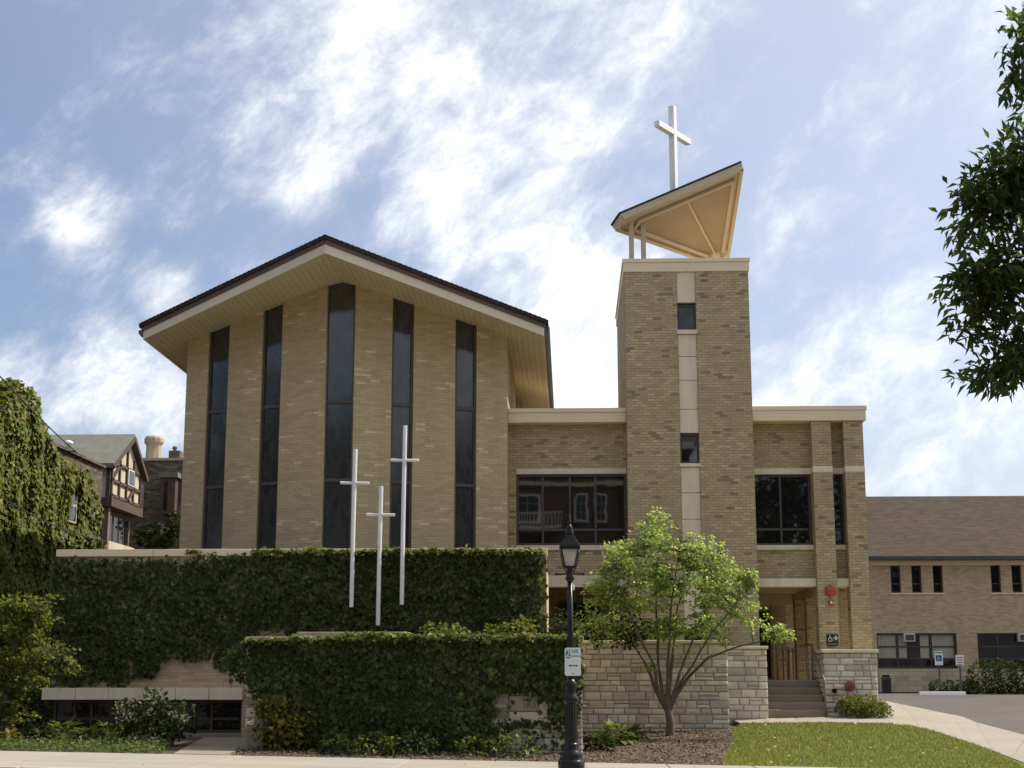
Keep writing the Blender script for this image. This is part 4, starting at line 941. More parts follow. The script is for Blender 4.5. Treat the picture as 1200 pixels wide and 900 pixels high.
def ivy_on_wall(name, label, mat_, poly_px, Y, dens, L, relief=.16, shade=None, yellow_top=None, extra=None):
    """leaves over a front-facing wall inside a polygon given in photo pixels at depth Y"""
    poly = [(at(px, py, Y).x, at(px, py, Y).z) for px, py in poly_px]
    xs_, zs_ = [p[0] for p in poly], [p[1] for p in poly]
    n = int((max(xs_) - min(xs_)) * (max(zs_) - min(zs_)) * dens)
    x = RNG.uniform(min(xs_), max(xs_), n); z = RNG.uniform(min(zs_), max(zs_), n)
    jx = x + RNG.normal(0, .04, n); jz = z + RNG.normal(0, .05, n)
    k = poly_inside(jx, jz, poly)
    if shade is not None: k &= shade(x, z)
    x, z = x[k], z[k]; n = len(x)
    k = (vnoise(x, z, 2.6, 12.4) + .25 * vnoise(x, z, 8, 2.2) > RNG.uniform(-.85, -.50, n)); x, z = x[k], z[k]; n = len(x)
    cl = vnoise(x, z, 1.7, 3.3) * .6 + vnoise(x, z, 4.5, 8.1) * .4
    d = .03 + relief * np.clip(.5 + cl * 1.2, 0, 1.4) * RNG.uniform(.35, 1.0, n)
    pos = np.stack([x, Y - d, z], 1)
    tip = np.stack([RNG.normal(0, .45, n), RNG.normal(-.35, .25, n), -np.ones(n)], 1)
    nrm = np.stack([RNG.normal(.15, .6, n), -np.ones(n), RNG.normal(.75, .5, n)], 1)
    rn = np.clip(RNG.random(len(pos)) * .75 + .25 * vnoise(x, z, 1.1, 6.6) + .08, 0, .95)
    if extra is not None:
        rn = np.concatenate([rn, RNG.uniform(.45, 1.0, len(extra[0]))])  # lighter top leaves: yellower new growth, with a sunlit look put into the colour
        pe, te, ne = extra; pos = np.concatenate([pos, pe]); tip = np.concatenate([tip, te]); nrm = np.concatenate([nrm, ne])
    Ls = L * RNG.uniform(.5, 1.3, len(pos))
    o = leaves(name, mat_, None, pos, tip, nrm, Ls, .5, .10, rnd=rn)
    return tag(o, label, 'ivy', kind='stuff')
def ivy_top(px0, px1, py, Y, n, dep=.5, hgt=.14):
    a, b = at(px0, py, Y), at(px1, py, Y)
    x = RNG.uniform(a.x, b.x, n); y = Y + RNG.uniform(-.27, dep, n); bumpy = .5 + .5 * vnoise(x, x * 0, 1.3, 5.5) + .35 * vnoise(x, x * 0, 5, 1.5)
    z = np.interp(x, [a.x, b.x], [a.z, b.z]) + RNG.uniform(-.10, 1, n) * hgt * np.clip(bumpy, .1, 1.3)
    return np.stack([x, y, z], 1), np.stack([RNG.normal(0, .7, n), RNG.normal(-.5, .5, n), RNG.normal(-.2, .35, n)], 1), np.stack([RNG.normal(0, .4, n), RNG.normal(-.3, .4, n), np.ones(n)], 1)
t1 = ivy_top(296, 638, 649, IY, 4200, .55, .17); t2 = ivy_top(222, 236, 648, IY, 120, .3, .10)
ext = tuple(np.concatenate([a, b]) for a, b in zip(t1, t2))
ivy_on_wall('ivy', 'dark green ivy over the tall upper wall behind the three crosses', 'leaf_ivy',
    [(62, 665), (75, 654), (225, 656), (236, 650), (300, 650), (637, 646), (640, 700), (636, 760), (480, 760), (450, 742), (400, 738), (380, 752), (350, 738), (310, 735), (286, 757), (269, 781), (254, 781), (251, 764), (231, 771), (214, 769), (188, 771), (185, 792), (162, 790), (144, 803), (121, 796), (101, 801), (66, 803), (56, 785)], IY, 660, .100, .18, extra=ext)
stems = MB()
for px0, py0, px1, py1 in ((240, 775, 250, 762), (272, 812, 268, 775), (262, 790, 258, 770), (330, 738, 300, 748), (420, 742, 380, 734)):
    a, b = at(px0, py0, IY - .02), at(px1, py1, IY - .02); mid = (a + b) / 2 + Vector((random.uniform(-.05, .05), -.02, 0)); stems.tube([a, mid, b], .008, 5)
tag(stems.build('ivy_stems', 'bark', None), 'bare woody ivy stems on the brick below the upper ivy', 'ivy stem', kind='stuff')

# ================================================================== front planter wall with cornerstone
FY = 28.5; fx0, fx1 = X(287, FY, 850), X(683, FY, 850); fzt = Z(746, FY, 480); fzb = g(-2, FY) - .12
pl = thing('planter_wall', ((fx0 + fx1) / 2, FY + .2, g(-3, FY)), 'front limestone planter wall with engraved cornerstone, largely under ivy', 'wall')
B('mortar_core', 'mortar', pl, fx0 + .03, fx1 - .03, FY + .035, FY + .4, fzb, fzt - .09)
cs = (X(597, FY, 823), X(630.5, FY, 823), Z(833, FY, 613), Z(815.5, FY, 613))
vis = [(X(286, FY), X(304, FY), -9, Z(795, FY)), (X(578, FY), X(690, FY), -9, Z(800, FY))]
stone_face(pl, fx0, fx1, FY + .03, fzb, fzt - .085, skip=lambda x, z: not any(a < x < b and c < z < d for a, b, c, d in vis) or (cs[0] - .1 < x < cs[1] + .1 and cs[2] - .08 < z < cs[3] + .08), hmin=.14, hmax=.22)
# plain coursing round the cornerstone, and behind the ivy
B('course', 'wall_stone', pl, cs[0] - .3, cs[1] + .3, FY + .005, FY + .1, cs[3] + .015, cs[3] + .13, bevel=.01)
B('course', 'wall_stone', pl, cs[1] + .015, cs[1] + .45, FY + .005, FY + .1, cs[2] - .1, cs[3], bevel=.01)
B('course', 'wall_stone', pl, cs[0], cs[1] + .01, FY + .005, FY + .1, cs[2] - .24, cs[2] - .015, bevel=.01)
B('cornerstone', 'plaque_stone', pl, cs[0], cs[1], FY - .025, FY + .1, cs[2], cs[3], bevel=.01)['label'] = 'engraved brown cornerstone with a date'
text_mesh('1953', 'engraved_date', 'engraved', pl, (cs[1] - .165, FY - .0275, cs[2] + .085), .13, ext=.003)
MB().box(cs[0] - .26, cs[0] - .015, FY + .0, FY + .1, cs[2] + .12, cs[3] + .02).build('course', 'plaque_stone', pl, bevel=.01)
ncp = 6
for i in range(ncp):
    a, b = lerp(fx0 - .04, fx1 + .03, i / ncp), lerp(fx0 - .04, fx1 + .03, (i + 1) / ncp)
    MB().box(a + .003, b - .003, FY - .05, FY + .46, fzt - .08, fzt).build('cap_stone', 'cap_concrete', pl, bevel=.012)
B('side_wall', 'ashlar_far', pl, fx0, fx0 + .35, FY + .41, IY - .005, fzb, fzt - .02)
B('side_wall', 'ashlar_far', pl, fx1 - .35, fx1 - .002, FY + .41, 34.1, fzb, fzt - .02)
B('soil_fill', 'soil', pl, fx0 + .36, fx1 - .36, FY + .41, 34.1, fzb, fzt - .12)
B('raised_slab', 'cap_concrete', pl, X(352, 29.6, 745), X(480, 29.6, 745), 29.2, 30.4, fzt - .1, Z(740.5, 29.2, 420), bevel=.012)
fx_top = tuple(np.concatenate([a_, b_]) for a_, b_ in zip(ivy_top(290, 345, 752, FY, 420, .2, .07), ivy_top(345, 679, 750, FY, 3800, .4, .20)))
def nobare(x, z):
    px_, pz_ = x, z
    bare = (x > X(581, FY)) & (x < X(641, FY)) & (z < Z(811, FY, 610)) & (z > Z(842, FY, 610)) & ~((x > X(632, FY)) & (z > Z(822, FY)))
    low = (x > X(588, FY)) & (z < Z(848, FY)) & (x < X(668, FY))
    tendr = (x > X(575, FY)) & (x < X(600, FY)) & (z < Z(840, FY))
    r = RNG.random(len(x))
    return ~(bare & (r > .03)) & ~(low & (r > .22)) & ~(tendr & (r > .5))
ivy_on_wall('ivy', 'dark green ivy on the front planter wall round the cornerstone', 'leaf_ivy',
    [(262, 770), (285, 752), (330, 748), (681, 752), (684, 775), (682, 812), (676, 850), (668, 878), (300, 886), (318, 850), (300, 812), (283, 796), (268, 788)], FY, 700, .100, .21, shade=nobare, extra=fx_top)

# ================================================================== three white crosses
for px_t, py_t, py_b, pyc, arm, lab in ((417.5, 527.5, 712, 567, 17, 'middle-height white cross, leftmost of the three before the ivy'), (447.5, 570.5, 733, 604, 16.5, 'shortest of the three white crosses, in the middle'), (475.5, 500, 709, 540.5, 16.5, 'tallest of the three white crosses, on the right')):
    Y = 32.30; top = at(px_t, py_t, Y); bot = at(px_t, py_b, Y); x = top.x
    t = thing('wall_cross', (x, Y, bot.z), lab, 'cross', 'white crosses in front of the ivy wall')
    MB().tube([(x - .02, Y - .12, bot.z), (x - .015, Y - .12, lerp(bot.z, top.z, .5)), (x, Y - .12, top.z)], .046, 10).build('upright', 'cross_paint', t, smooth=False, bevel=.004)
    zc = Z(pyc, Y, px_t); MB().tube([(x - arm / 53.5, Y - .12, zc + .01), (x + arm / 53.5, Y - .13, zc - .005)], .032, 10).build('crossbar', 'cross_paint', t, bevel=.004)
    MB().bar((x - .02, Y - .14, bot.z + .35), (x - .02, Y + .3, bot.z + .35), .03, .05).build('bracket', 'rail_metal', t)
    MB().bar((x - .02, Y - .14, izt - .04), (x - .02, Y + .3, izt - .04), .03, .05).build('bracket', 'rail_metal', t)

# ================================================================== foliage builders
def shrub(name, label, cat, base, ells, n, L, mat_, bark_='dark_bark', wr=.45, group=None, tipdown=-.2, shell=.35, nst=7, extra=None):
    t = thing(name, base, label, cat, group); base = Vector(base)
    st_ = MB()
    for i in range(nst):
        c, r = ells[i % len(ells)]; p, _ = in_ellipsoid(1, c, np.array(r) * .75, .3); p = Vector(p[0])
        q = base + Vector((random.uniform(-.08, .08), random.uniform(-.08, .08), -.05)); mid = lerp(q, p, .5) + Vector((0, 0, .05))
        st_.tube([q, mid, p], [.014, .010, .004], 5)
    st_.build('stems', bark_, t)
    P_, D_ = [], []; vol = np.array([r[0] * r[1] * r[2] for _, r in ells]) ** .66; vol /= vol.sum()
    for (c, r), v in zip(ells, vol):
        p, d = in_ellipsoid(max(4, int(n * v)), c, r, shell); P_.append(p); D_.append(d)
    P_, D_ = np.concatenate(P_), np.concatenate(D_); N = len(P_)
    keep = P_[:, 2] > base.z + .02; P_, D_ = P_[keep], D_[keep]; N = len(P_)
    nz = np.array([mnoise.noise(Vector(p) * 3.2) for p in P_]); k = RNG.random(N) < np.clip(.75 + nz * 1.3, .1, 1); P_, D_ = P_[k], D_[k]; N = len(P_)
    leaves('foliage', mat_, t, P_, D_ * .8 + rnd3(N) * .7 + np.array([0, 0, tipdown]), D_ * .4 + rnd3(N) * .6 + np.array([0, 0, .7]), L * RNG.uniform(.6, 1.3, N), wr)
    return t
def tree(name, label, cat, base, limbs, ells, ntw, per, L, mat_, bark_, wr=.42, droop=-.25, twr=.006, gap_s=2.2, gap_t=-.16, flat=.6):
    """limbs: polylines with radii; twigs grow from the nearest limb to points in the crown, leaves sit on the twigs"""
    t = thing(name, base, label, cat)
    tk = MB(); lp = []
    for pts, rad in limbs:
        fine = []; fr = []
        for i in range(len(pts) - 1):
            for k in range(5):
                f_ = k / 5; p = lerp(Vector(pts[i]), Vector(pts[i + 1]), f_); q = mnoise.noise_vector(p * 2.1) * .03
                fine.append(p + q); fr.append(lerp(rad[i], rad[i + 1], f_))
        fine.append(Vector(pts[-1])); fr.append(rad[-1]); tk.tube(fine, fr, 7); lp += fine
    tk.build('trunk', bark_, t, smooth=True)
    LP = np.array([list(p) for p in lp]); tw = MB(); P_, T_ = [], []
    vol = np.array([r[0] * r[1] * r[2] for _, r in ells]) ** .75; vol /= vol.sum()
    for (c, r), v in zip(ells, vol):
        pts, _ = in_ellipsoid(max(2, int(ntw * v)), c, r, .25)
        for p in pts:
            if mnoise.noise(Vector((p[0], p[1], p[2] * 1.7)) * gap_s) < gap_t: continue
            d = np.linalg.norm(LP - p, axis=1) + .6 * np.maximum(0, LP[:, 2] - p[2]); q = Vector(LP[int(np.argmin(d))]); p = Vector(p)
            mid = lerp(q, p, .55) + Vector((0, 0, .12 * (p - q).length)) + Vector(rnd3(1)[0]) * .05
            tw.tube([q, mid, p], [twr * 1.6, twr, twr * .4], 4, cap=False)
            m = max(2, int(per * random.uniform(.6, 1.4)))
            for k in range(m):
                f_ = random.uniform(.3, 1.0) ** .7; a = lerp(lerp(q, mid, f_), lerp(mid, p, f_), f_)
                o_ = rnd3(1)[0] * L * 1.1; P_.append(a + Vector((o_[0], o_[1], o_[2] * flat))); T_.append((p - q).normalized() * .7 + Vector(rnd3(1)[0]) * .8 + Vector((0, 0, droop)))
    tag(tw.build('branches', bark_, t), kind='stuff')
    N = len(P_); P_ = np.array([list(p) for p in P_]); T_ = np.array([list(p) for p in T_])
    leaves('crown', mat_, t, P_, T_, rnd3(N) * .6 + np.array([.3, .05, .8]), L * RNG.uniform(.65, 1.25, N), wr)
    return t

# small multi-stemmed tree before the stone wall
TYd = 31.3; b0 = gp(784, 862); TYd = b0.y
def q(px, py, dy=0): return at(px, py, TYd + dy)
limbs = [([b0 - Vector((0, 0, .1)), q(784, 845), q(782, 826), q(781, 812)], [.12, .09, .075, .03]),
         ([q(783, 838), q(772, 810), q(766, 780, -.2), q(752, 752, -.5), q(735, 715, -.6), q(722, 670, -.6)], [0.047, 0.0408, 0.0306, 0.0218, 0.0136, 0.0054]),
         ([q(783, 838), q(777, 812), q(772, 785, .2), q(770, 740, .4), q(768, 690, .5), q(762, 630, .5)], [0.047, 0.0408, 0.0340, 0.0258, 0.0150, 0.0054]),
         ([q(783, 838), q(782, 812), q(783, 775, -.1), q(784, 730, -.2), q(790, 680, -.2), q(800, 625, -.1)], [0.047, 0.0408, 0.0340, 0.0258, 0.0150, 0.0054]),
         ([q(783, 838), q(789, 812), q(799, 785, .2), q(812, 750, .5), q(830, 705, .6), q(845, 650, .6)], [0.047, 0.0408, 0.0306, 0.0231, 0.0136, 0.0054]),
         ([q(783, 838), q(793, 812), q(808, 792, -.1), q(830, 770, -.4), q(868, 757, -.6), q(905, 748, -.7), q(926, 744, -.7)], [0.052, .045, .036, .026, .018, .012, .006]),
         ([q(783, 838), q(792, 808), q(811, 780, -.3), q(835, 740, -.6), q(865, 705, -.7), q(885, 690, -.7)], [0.035, 0.0306, 0.0238, 0.0177, 0.0109, 0.0041]),
         ([q(783, 838), q(768, 806), q(755, 775, .4), q(740, 750, .7), q(718, 730, .8)], [0.046, .04, .03, .02, .008]),
         ([q(783, 838), q(784, 806), q(789, 760, .6), q(795, 710, .9), q(812, 660, 1.)], [0.052, .045, .035, .024, .008])]
def el(px, py, rx, ry, dy=0, rd=.8): return (tuple(q(px, py, dy)), (rx / 56., rd, ry / 56.))
tree('small_tree', 'young multi-stemmed tree with light green leaves in front of the tower', 'tree', b0, limbs,
     [el(790, 672, 62, 46, 0, 1.1), el(745, 688, 50, 40, -.2, .9), el(840, 690, 48, 44, 0, .9), el(765, 625, 26, 22), el(728, 650, 30, 26), el(820, 648, 34, 24), el(702, 692, 24, 22, -.2, .6), el(698, 735, 18, 16, 0, .5), el(715, 665, 26, 20, .2, .6), el(878, 712, 26, 26, -.5, .5), el(908, 742, 26, 11, -.6, .35), el(765, 603, 10, 8), el(795, 735, 60, 18, .2, .8), el(730, 728, 34, 20, .3, .6), el(872, 680, 18, 16), el(845, 745, 20, 10, -.5, .4), el(752, 752, 22, 12, .2, .4), el(800, 752, 26, 12, -.2, .4), el(820, 735, 26, 14, .3, .5), el(762, 782, 8, 6, -.2, .15)],
     1750, 14, .080, 'leaf_dogwood', 'bark', .36, -.30, .0035, 1.9, -.06, .4)

# big ash tree on the right, its trunk beyond the frame
AB = Vector((4.4, 8.3, street(4.4) - .13 + .13))
def qa(px, py, Y=8.3): return at(px, py, Y)
al_ = [([AB - Vector((0, 0, .1)), AB + Vector((.02, .05, 1.6)), AB + Vector((-.05, 0, 3.2)), AB + Vector((-.1, .1, 6))], [.22, .18, .15, .06]),
       ([AB + Vector((0, 0, 2.6)), qa(1330, 330), qa(1240, 300), qa(1160, 330), qa(1120, 400)], [.07, .05, .03, .016, .006]),
       ([AB + Vector((0, 0, 3.0)), qa(1340, 250), qa(1250, 200), qa(1170, 230), qa(1125, 280)], [.06, .045, .03, .016, .006]),
       ([AB + Vector((0, 0, 3.4)), qa(1320, 120), qa(1240, 60), qa(1195, 60)], [.05, .035, .02, .008]),
       ([AB + Vector((0, 0, 2.4)), qa(1330, 420), qa(1240, 410), qa(1170, 440)], [.05, .035, .02, .008])]
def ea(px, py, rx, ry, dy=0, rd=.5): return (tuple(qa(px, py, 8.3 + dy)), (rx / 210., rd, ry / 210.))
tree('ash_tree', 'dark leafy tree branch hanging into the frame at the right edge', 'tree', AB, al_,
     [ea(1188, 330, 78, 118, 0, .5), ea(1205, 235, 62, 80, .1, .5), ea(1185, 420, 62, 36, 0, .35), ea(1214, 70, 28, 60, 0, .15), ea(1210, 12, 26, 24, .1, .15), ea(1202, 125, 22, 24, 0, .12), ea(1197, 95, 14, 20, .15, .10), ea(1196, 60, 10, 14, 0, .06), ea(1200, 120, 12, 12, 0, .06), ea(1156, 350, 44, 66, -.1, .3), ea(1150, 240, 38, 46, 0, .3), ea(1185, 170, 32, 26, 0, .25), ea(1150, 430, 36, 24, 0, .25), ea(1290, 260, 60, 150, .2, .5)],
     900, 10, .088, 'leaf_ash', 'dark_bark', .17, -.55, .0025, 2.4)

# shrubs and flowers
b = gp(330, 879); sc = 60.
shrub('yellow_shrub', 'yellow-green leafy shrub at the foot of the planter wall corner', 'shrub', b, [((b.x, b.y, b.z + .48), (.62, .4, .46)), ((b.x - .25, b.y - .1, b.z + .7), (.3, .25, .28)), ((b.x + .3, b.y, b.z + .35), (.35, .3, .3))], 850, .10, 'leaf_yellow')
b = gp(178, 873)
hy = shrub('hydrangea', 'hydrangea bush with creamy flower heads before the basement windows', 'shrub', b, [((b.x, b.y, b.z + .5), (.85, .5, .45)), ((b.x - .4, b.y, b.z + .55), (.4, .35, .35)), ((b.x + .45, b.y, b.z + .45), (.45, .35, .35)), ((b.x - .05, b.y, b.z + .85), (.3, .25, .22))], 1500, .10, 'leaf_dark')
P_, T_, N_ = [], [], []
for k in range(12):
    a = random.uniform(0, math.pi * 2); rr = random.uniform(.2, .8); c = np.array([b.x + rr * math.cos(a) * 1.0, b.y - .25 - random.random() * .25, b.z + .35 + random.random() * .6 * (1 - abs(rr * math.cos(a)) * .5)])
    p, d = in_ellipsoid(26, c, (.075, .075, .065), .5); P_.append(p); T_.append(d); N_.append(d)
tag(leaves('flower_heads', 'flower_white', hy, np.concatenate(P_), np.concatenate(T_), np.concatenate(N_) + rnd3(12 * 26) * .3, .04, .5), kind='stuff')
def hosta(label, px, py, s, mat_='leaf_fresh', grp='hostas in the garden bed', name='hosta'):
    b = gp(px, py); t = thing(name, b, label, 'plant', grp); n = 130
    a = RNG.uniform(0, 2 * math.pi, n); e = RNG.uniform(.15, 1.2, n); d = np.stack([np.cos(a) * np.cos(e), np.sin(a) * np.cos(e), np.sin(e)], 1)
    L_ = s * RNG.uniform(.5, 1, n); pos = np.array([[b.x, b.y, b.z]]) + d * (L_ * .55)[:, None] + np.array([0, 0, .03])
    tip = d + np.array([0, 0, -1.0]) * RNG.uniform(.3, .9, (n, 1)); up = np.array([0, 0, 1.]) + d * .6
    leaves('leaf_clump', mat_, t, pos, tip, up, .07 + L_ * .24, .36, .10)
    st_ = MB()
    for i in range(0, n, 5): st_.tube([b + Vector((0, 0, -.02)), Vector(pos[i])], [.008, .005], 4)
    st_.build('stems', 'leaf_stalk', t)
mottled('leaf_stalk', (0.09, 0.11, 0.03), (0.12, 0.14, 0.05), 3.0, 0.7, 0.1, 20)
for px, py, s, lab in ((12, 872, .34, 'pale variegated low plant at the left edge of the garden'), (48, 872, .5, 'leafy hosta, second from the left edge'), (74, 868, .62, 'large hosta left of the middle of the bed'), (105, 871, .5, 'leafy hosta beside the hydrangea, two plants away'), (128, 868, .55, 'leafy hosta touching the hydrangea on its left'), (28, 862, .5, 'hosta at the back left of the bed')):
    hosta(lab, px, py, s, 'leaf_yellow' if px == 12 else 'leaf_fresh' if px in (74, 128) else 'leaf_dark')
b = gp(30, 842)
for i, (px, py, rx, rz, lab) in enumerate(((20, 850, .9, .75, 'dark low bush left of the basement windows'), (58, 846, .6, .9, 'dark upright bush against the ivy hall corner'))):
    b = gp(px, py); shrub('dark_bush', lab, 'shrub', b, [((b.x, b.y, b.z + rz * .6), (rx, .6, rz * .7))], 900, .11, 'leaf_dark', group='dark bushes by the hall corner')
# leafy small tree at the left edge
b = gp(10, 852); b.y = 30.2; b.x = X(8, 30.2, 800); b.z = g(b.x, b.y)
ql = lambda px, py, dy=0: at(px, py, 30.2 + dy)
tree('garden_tree', 'light green garden tree cut off by the left edge before the ivy', 'tree', b,
     [([b - Vector((0, 0, .1)), ql(8, 800), ql(15, 760), ql(25, 720)], [.06, .05, .035, .012]), ([ql(10, 800), ql(40, 770, -.2), ql(70, 760, -.3)], [.035, .022, .008]), ([ql(8, 790), ql(-20, 750), ql(-40, 720)], [.035, .022, .008])],
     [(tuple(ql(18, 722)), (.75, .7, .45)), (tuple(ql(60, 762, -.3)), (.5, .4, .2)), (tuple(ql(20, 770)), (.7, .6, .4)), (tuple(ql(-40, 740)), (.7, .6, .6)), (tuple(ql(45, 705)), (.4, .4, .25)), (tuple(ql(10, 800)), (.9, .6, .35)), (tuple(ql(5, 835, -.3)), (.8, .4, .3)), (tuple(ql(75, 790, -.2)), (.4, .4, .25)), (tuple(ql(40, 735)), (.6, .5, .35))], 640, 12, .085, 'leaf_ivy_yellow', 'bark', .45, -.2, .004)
# low plants along the planter wall
k = 0
for px, py, rx, rz, m_, lab in ((395, 884, .35, .22, 'leaf_dark', 'low dark plant beside the yellow shrub'), (440, 885, .4, .26, 'leaf_ivy', 'low dark plant below the middle of the planter ivy'), (485, 885, .45, .28, 'leaf_dark', 'spreading dark plant on the soil left of the cornerstone'), (560, 886, .4, .25, 'leaf_ivy', 'low dark plant just left of the cornerstone'), (606, 887, .42, .30, 'leaf_fresh', 'small bright-leaved plant below the cornerstone')):
    b = gp(px, py); shrub('low_plant', lab, 'plant', b, [((b.x, b.y, b.z + rz * .5), (rx, .28, rz))], 330, .085, m_, group='low plants at the planter wall', nst=4)
for px, py, s_, lab in ((700, 879, .5, 'broad-leaved plant beside the lamp post base'), (722, 872, .62, 'taller yellow-green plant on the mulch near the stone wall'), (742, 868, .42, 'small yellow-green plant furthest right on the mulch')):
    hosta(lab, px, py, s_, 'leaf_fresh' if px > 710 else 'leaf_dark', 'plants on the mulch bed', 'mulch_plant')
b = gp(1010, 841)
shrub('round_bush', 'rounded yellow-green bush in front of the stone pier', 'shrub', b, [((b.x, b.y, b.z + .22), (.66, .45, .30)), ((b.x - .25, b.y, b.z + .3), (.35, .3, .22)), ((b.x + .35, b.y - .1, b.z + .15), (.4, .3, .2))], 3600, .075, 'leaf_ivy_yellow', wr=.25, tipdown=.1)
# plants growing on top of the planter
for px, py, rx, rz, Y, m_, lab in ((520, 741, .5, .2, 29.6, 'leaf_ivy_yellow', 'small yellow-green bush on top of the planter, left'), (600, 738, .55, .28, 30, 'leaf_ivy_yellow', 'green bush on top of the planter behind the cornerstone'), (650, 732, .55, .35, 31.5, 'leaf_dark', 'dark bush on the planter beside the lamp'), (700, 728, .6, .5, 32.6, 'leaf_dogwood', 'leafy bush behind the lamp, over the stone wall'), (735, 735, .5, .35, 33.2, 'leaf_dark', 'dark bush behind the small tree, over the stone wall')):
    c = at(px, py, Y); b_ = Vector((c.x, c.y, fzt - .12))
    shrub('planter_bush', lab, 'shrub', b_, [((c.x, c.y, c.z), (rx, .4, rz)), ((c.x, c.y, (c.z + b_.z) / 2), (rx * .8, .35, rz))], 520, .085, m_, group='bushes growing on the planter')

# ------------------------------------------------------------------ lawn blades, mulch chips, fallen leaves
def scatter(poly, n):
    x0, x1 = min(p[0] for p in poly), max(p[0] for p in poly); y0, y1 = min(p[1] for p in poly), max(p[1] for p in poly)
    x = RNG.uniform(x0, x1, n); y = RNG.uniform(y0, y1, n); k = poly_inside(x, y, poly); x, y = x[k], y[k]
    return x, y, np.array([g(a, b) for a, b in zip(x, y)])
LAWN = [(X(838, 27), SWB), (X(1206, 26.6, 897), SWB), G2(1165, 881), G2(1100, 859), G2(1068, 851), G2(1040, 848.5), G2(868, 848.5), G2(857, 858), G2(862, 868), G2(850, 882)]
x, y, z = scatter(LAWN, 42000); n = len(x)
tag(leaves('grass', 'grass_blade', None, np.stack([x, y, z - .005], 1), rnd3(n) * .55 + np.array([0, 0, 1.]), rnd3(n) + np.array([0, -.6, 0]), RNG.uniform(.035, .08, n), .12, .02), 'sunlit mown grass of the lawn by the steps', 'grass', kind='stuff')
x, y, z = scatter([(-16, SWB), (X(205, 26.8), SWB), (X(222, 30), 29.5), (-16, 29.5)], 15000); n = len(x)
tag(leaves('ground_cover', 'leaf_fresh', None, np.stack([x, y, z + np.clip(RNG.normal(.03, .05, n) + .08 * vnoise(x, y, 1.6, 3), -.005, .2)], 1), rnd3(n) * np.array([1, 1, .6]), rnd3(n) * .6 + np.array([0, -.2, .8]), RNG.uniform(.035, .09, n), .35, .05), 'low leafy ground cover along the pavement below the hostas', 'ground cover', kind='stuff')
MUL = [(X(285, 27), SWB), (X(838, 27), SWB), G2(850, 882), G2(862, 868), G2(857, 858), (X(855, 34.1), 34.1), (X(680, 34), 34.1), (X(684, 28.4), 28.4), (X(285, 28.4), 28.4)]
x, y, z = scatter(MUL, 26000); n = len(x)
tag(leaves('mulch_chips', 'chip', None, np.stack([x, y, z + RNG.uniform(0, .02, n)], 1), rnd3(n) * np.array([1, 1, .3]), rnd3(n) * .5 + np.array([0, 0, 1.]), RNG.uniform(.03, .085, n), .22, .02), 'brown wood-chip mulch under the small tree', 'mulch', kind='stuff')
x, y, z = scatter(LAWN, 60); x2, y2, z2 = scatter([(-12, KERB_Y), (9, KERB_Y), (9, SWB), (-12, SWB)], 30); x, y, z = np.r_[x, x2], np.r_[y, y2], np.r_[z + .05, z2 + .012]; n = len(x)
tag(leaves('fallen_leaves', 'dry_leaf', None, np.stack([x, y, z], 1), rnd3(n) * np.array([1, 1, .3]), rnd3(n) * .3 + np.array([0, 0, 1.]), RNG.uniform(.05, .10, n), .4), 'few pale fallen leaves on lawn and pavement', 'leaves', kind='stuff')

# ================================================================== street lamp and its parking sign
lb = Vector((X(669.5, 23.6, 890), 23.6, 0)); lb.z = street(lb.x); LY = lb.y
lamp = thing('street_lamp', lb, 'black cast-iron street lamp with four-sided lantern on the pavement', 'street lamp')
H = lambda py: Z(py, LY, 669) - lb.z
def lathe_part(name, prof, n=20, m='black_iron', flute=0.0, par=lamp, smooth=True): return MB().lathe([(r, h) for r, h in prof], lb, n, flute=flute).build(name, m, par, smooth=smooth)
lathe_part('base', [(.205, -.02), (.205, H(893)), (.19, H(891)), (.165, H(889)), (.175, H(886)), (.175, H(883)), (.13, H(880)), (.115, H(876)), (.12, H(873)), (.10, H(870))], 24)
lathe_part('lower_shaft', [(.098, H(871)), (.094, H(840)), (.088, H(824))], 32, flute=.07, smooth=False)
lathe_part('collar', [(.088, H(825)), (.118, H(822)), (.122, H(818)), (.09, H(815)), (.075, H(811)), (.075, H(808)), (.098, H(805)), (.098, H(801)), (.07, H(798)), (.05, H(795))], 24)
lathe_part('upper_shaft', [(.052, H(796)), (.045, H(740)), (.04, H(680))], 20)
lathe_part('neck', [(.04, H(682)), (.07, H(679)), (.072, H(677)), (.05, H(674)), (.055, H(671)), (.04, H(668)), (.06, H(666)), (.075, H(664.5))], 20)
zb_ = lb.z + H(672.5)
lad = MB(); lad.tube([(lb.x - .20, LY, zb_), (lb.x + .20, LY, zb_)], .013, 8)
for s in (-1, 1): lad.lathe([(.0, -.025), (.022, -.012), (.022, .012), (0.0, .025)], (lb.x + s * .21, LY, zb_), 8, 'X')
lad.build('ladder_rest', 'black_iron', lamp)
lan = MB()                                                     # lantern cage
def ringpts(h, half): return [Vector((lb.x + sx * half, LY + sy * half, lb.z + h)) for sx, sy in ((-1, -1), (1, -1), (1, 1), (-1, 1))]
lo, hi = ringpts(H(664.5), .075), ringpts(H(643), .135)
for i in range(4):
    lan.bar(lo[i], hi[i], .018, .018); lan.bar(lo[i], lo[(i + 1) % 4], .02, .02); lan.bar(hi[i], hi[(i + 1) % 4], .022, .03)
lant = lan.build('lantern_frame', 'black_iron', lamp)
lo2, hi2 = ringpts(H(664), .073), ringpts(H(643.5), .132)
for i in range(4):
    a, b_, c, d = lo2[i], lo2[(i + 1) % 4], hi2[(i + 1) % 4], hi2[i]; cc = (a + b_ + c + d) / 4; inn = (Vector((lb.x, LY, cc.z)) - cc).normalized()
    MB().prism([a, b_, c, d], inn * .004).build('pane', 'lantern_glass', lant)
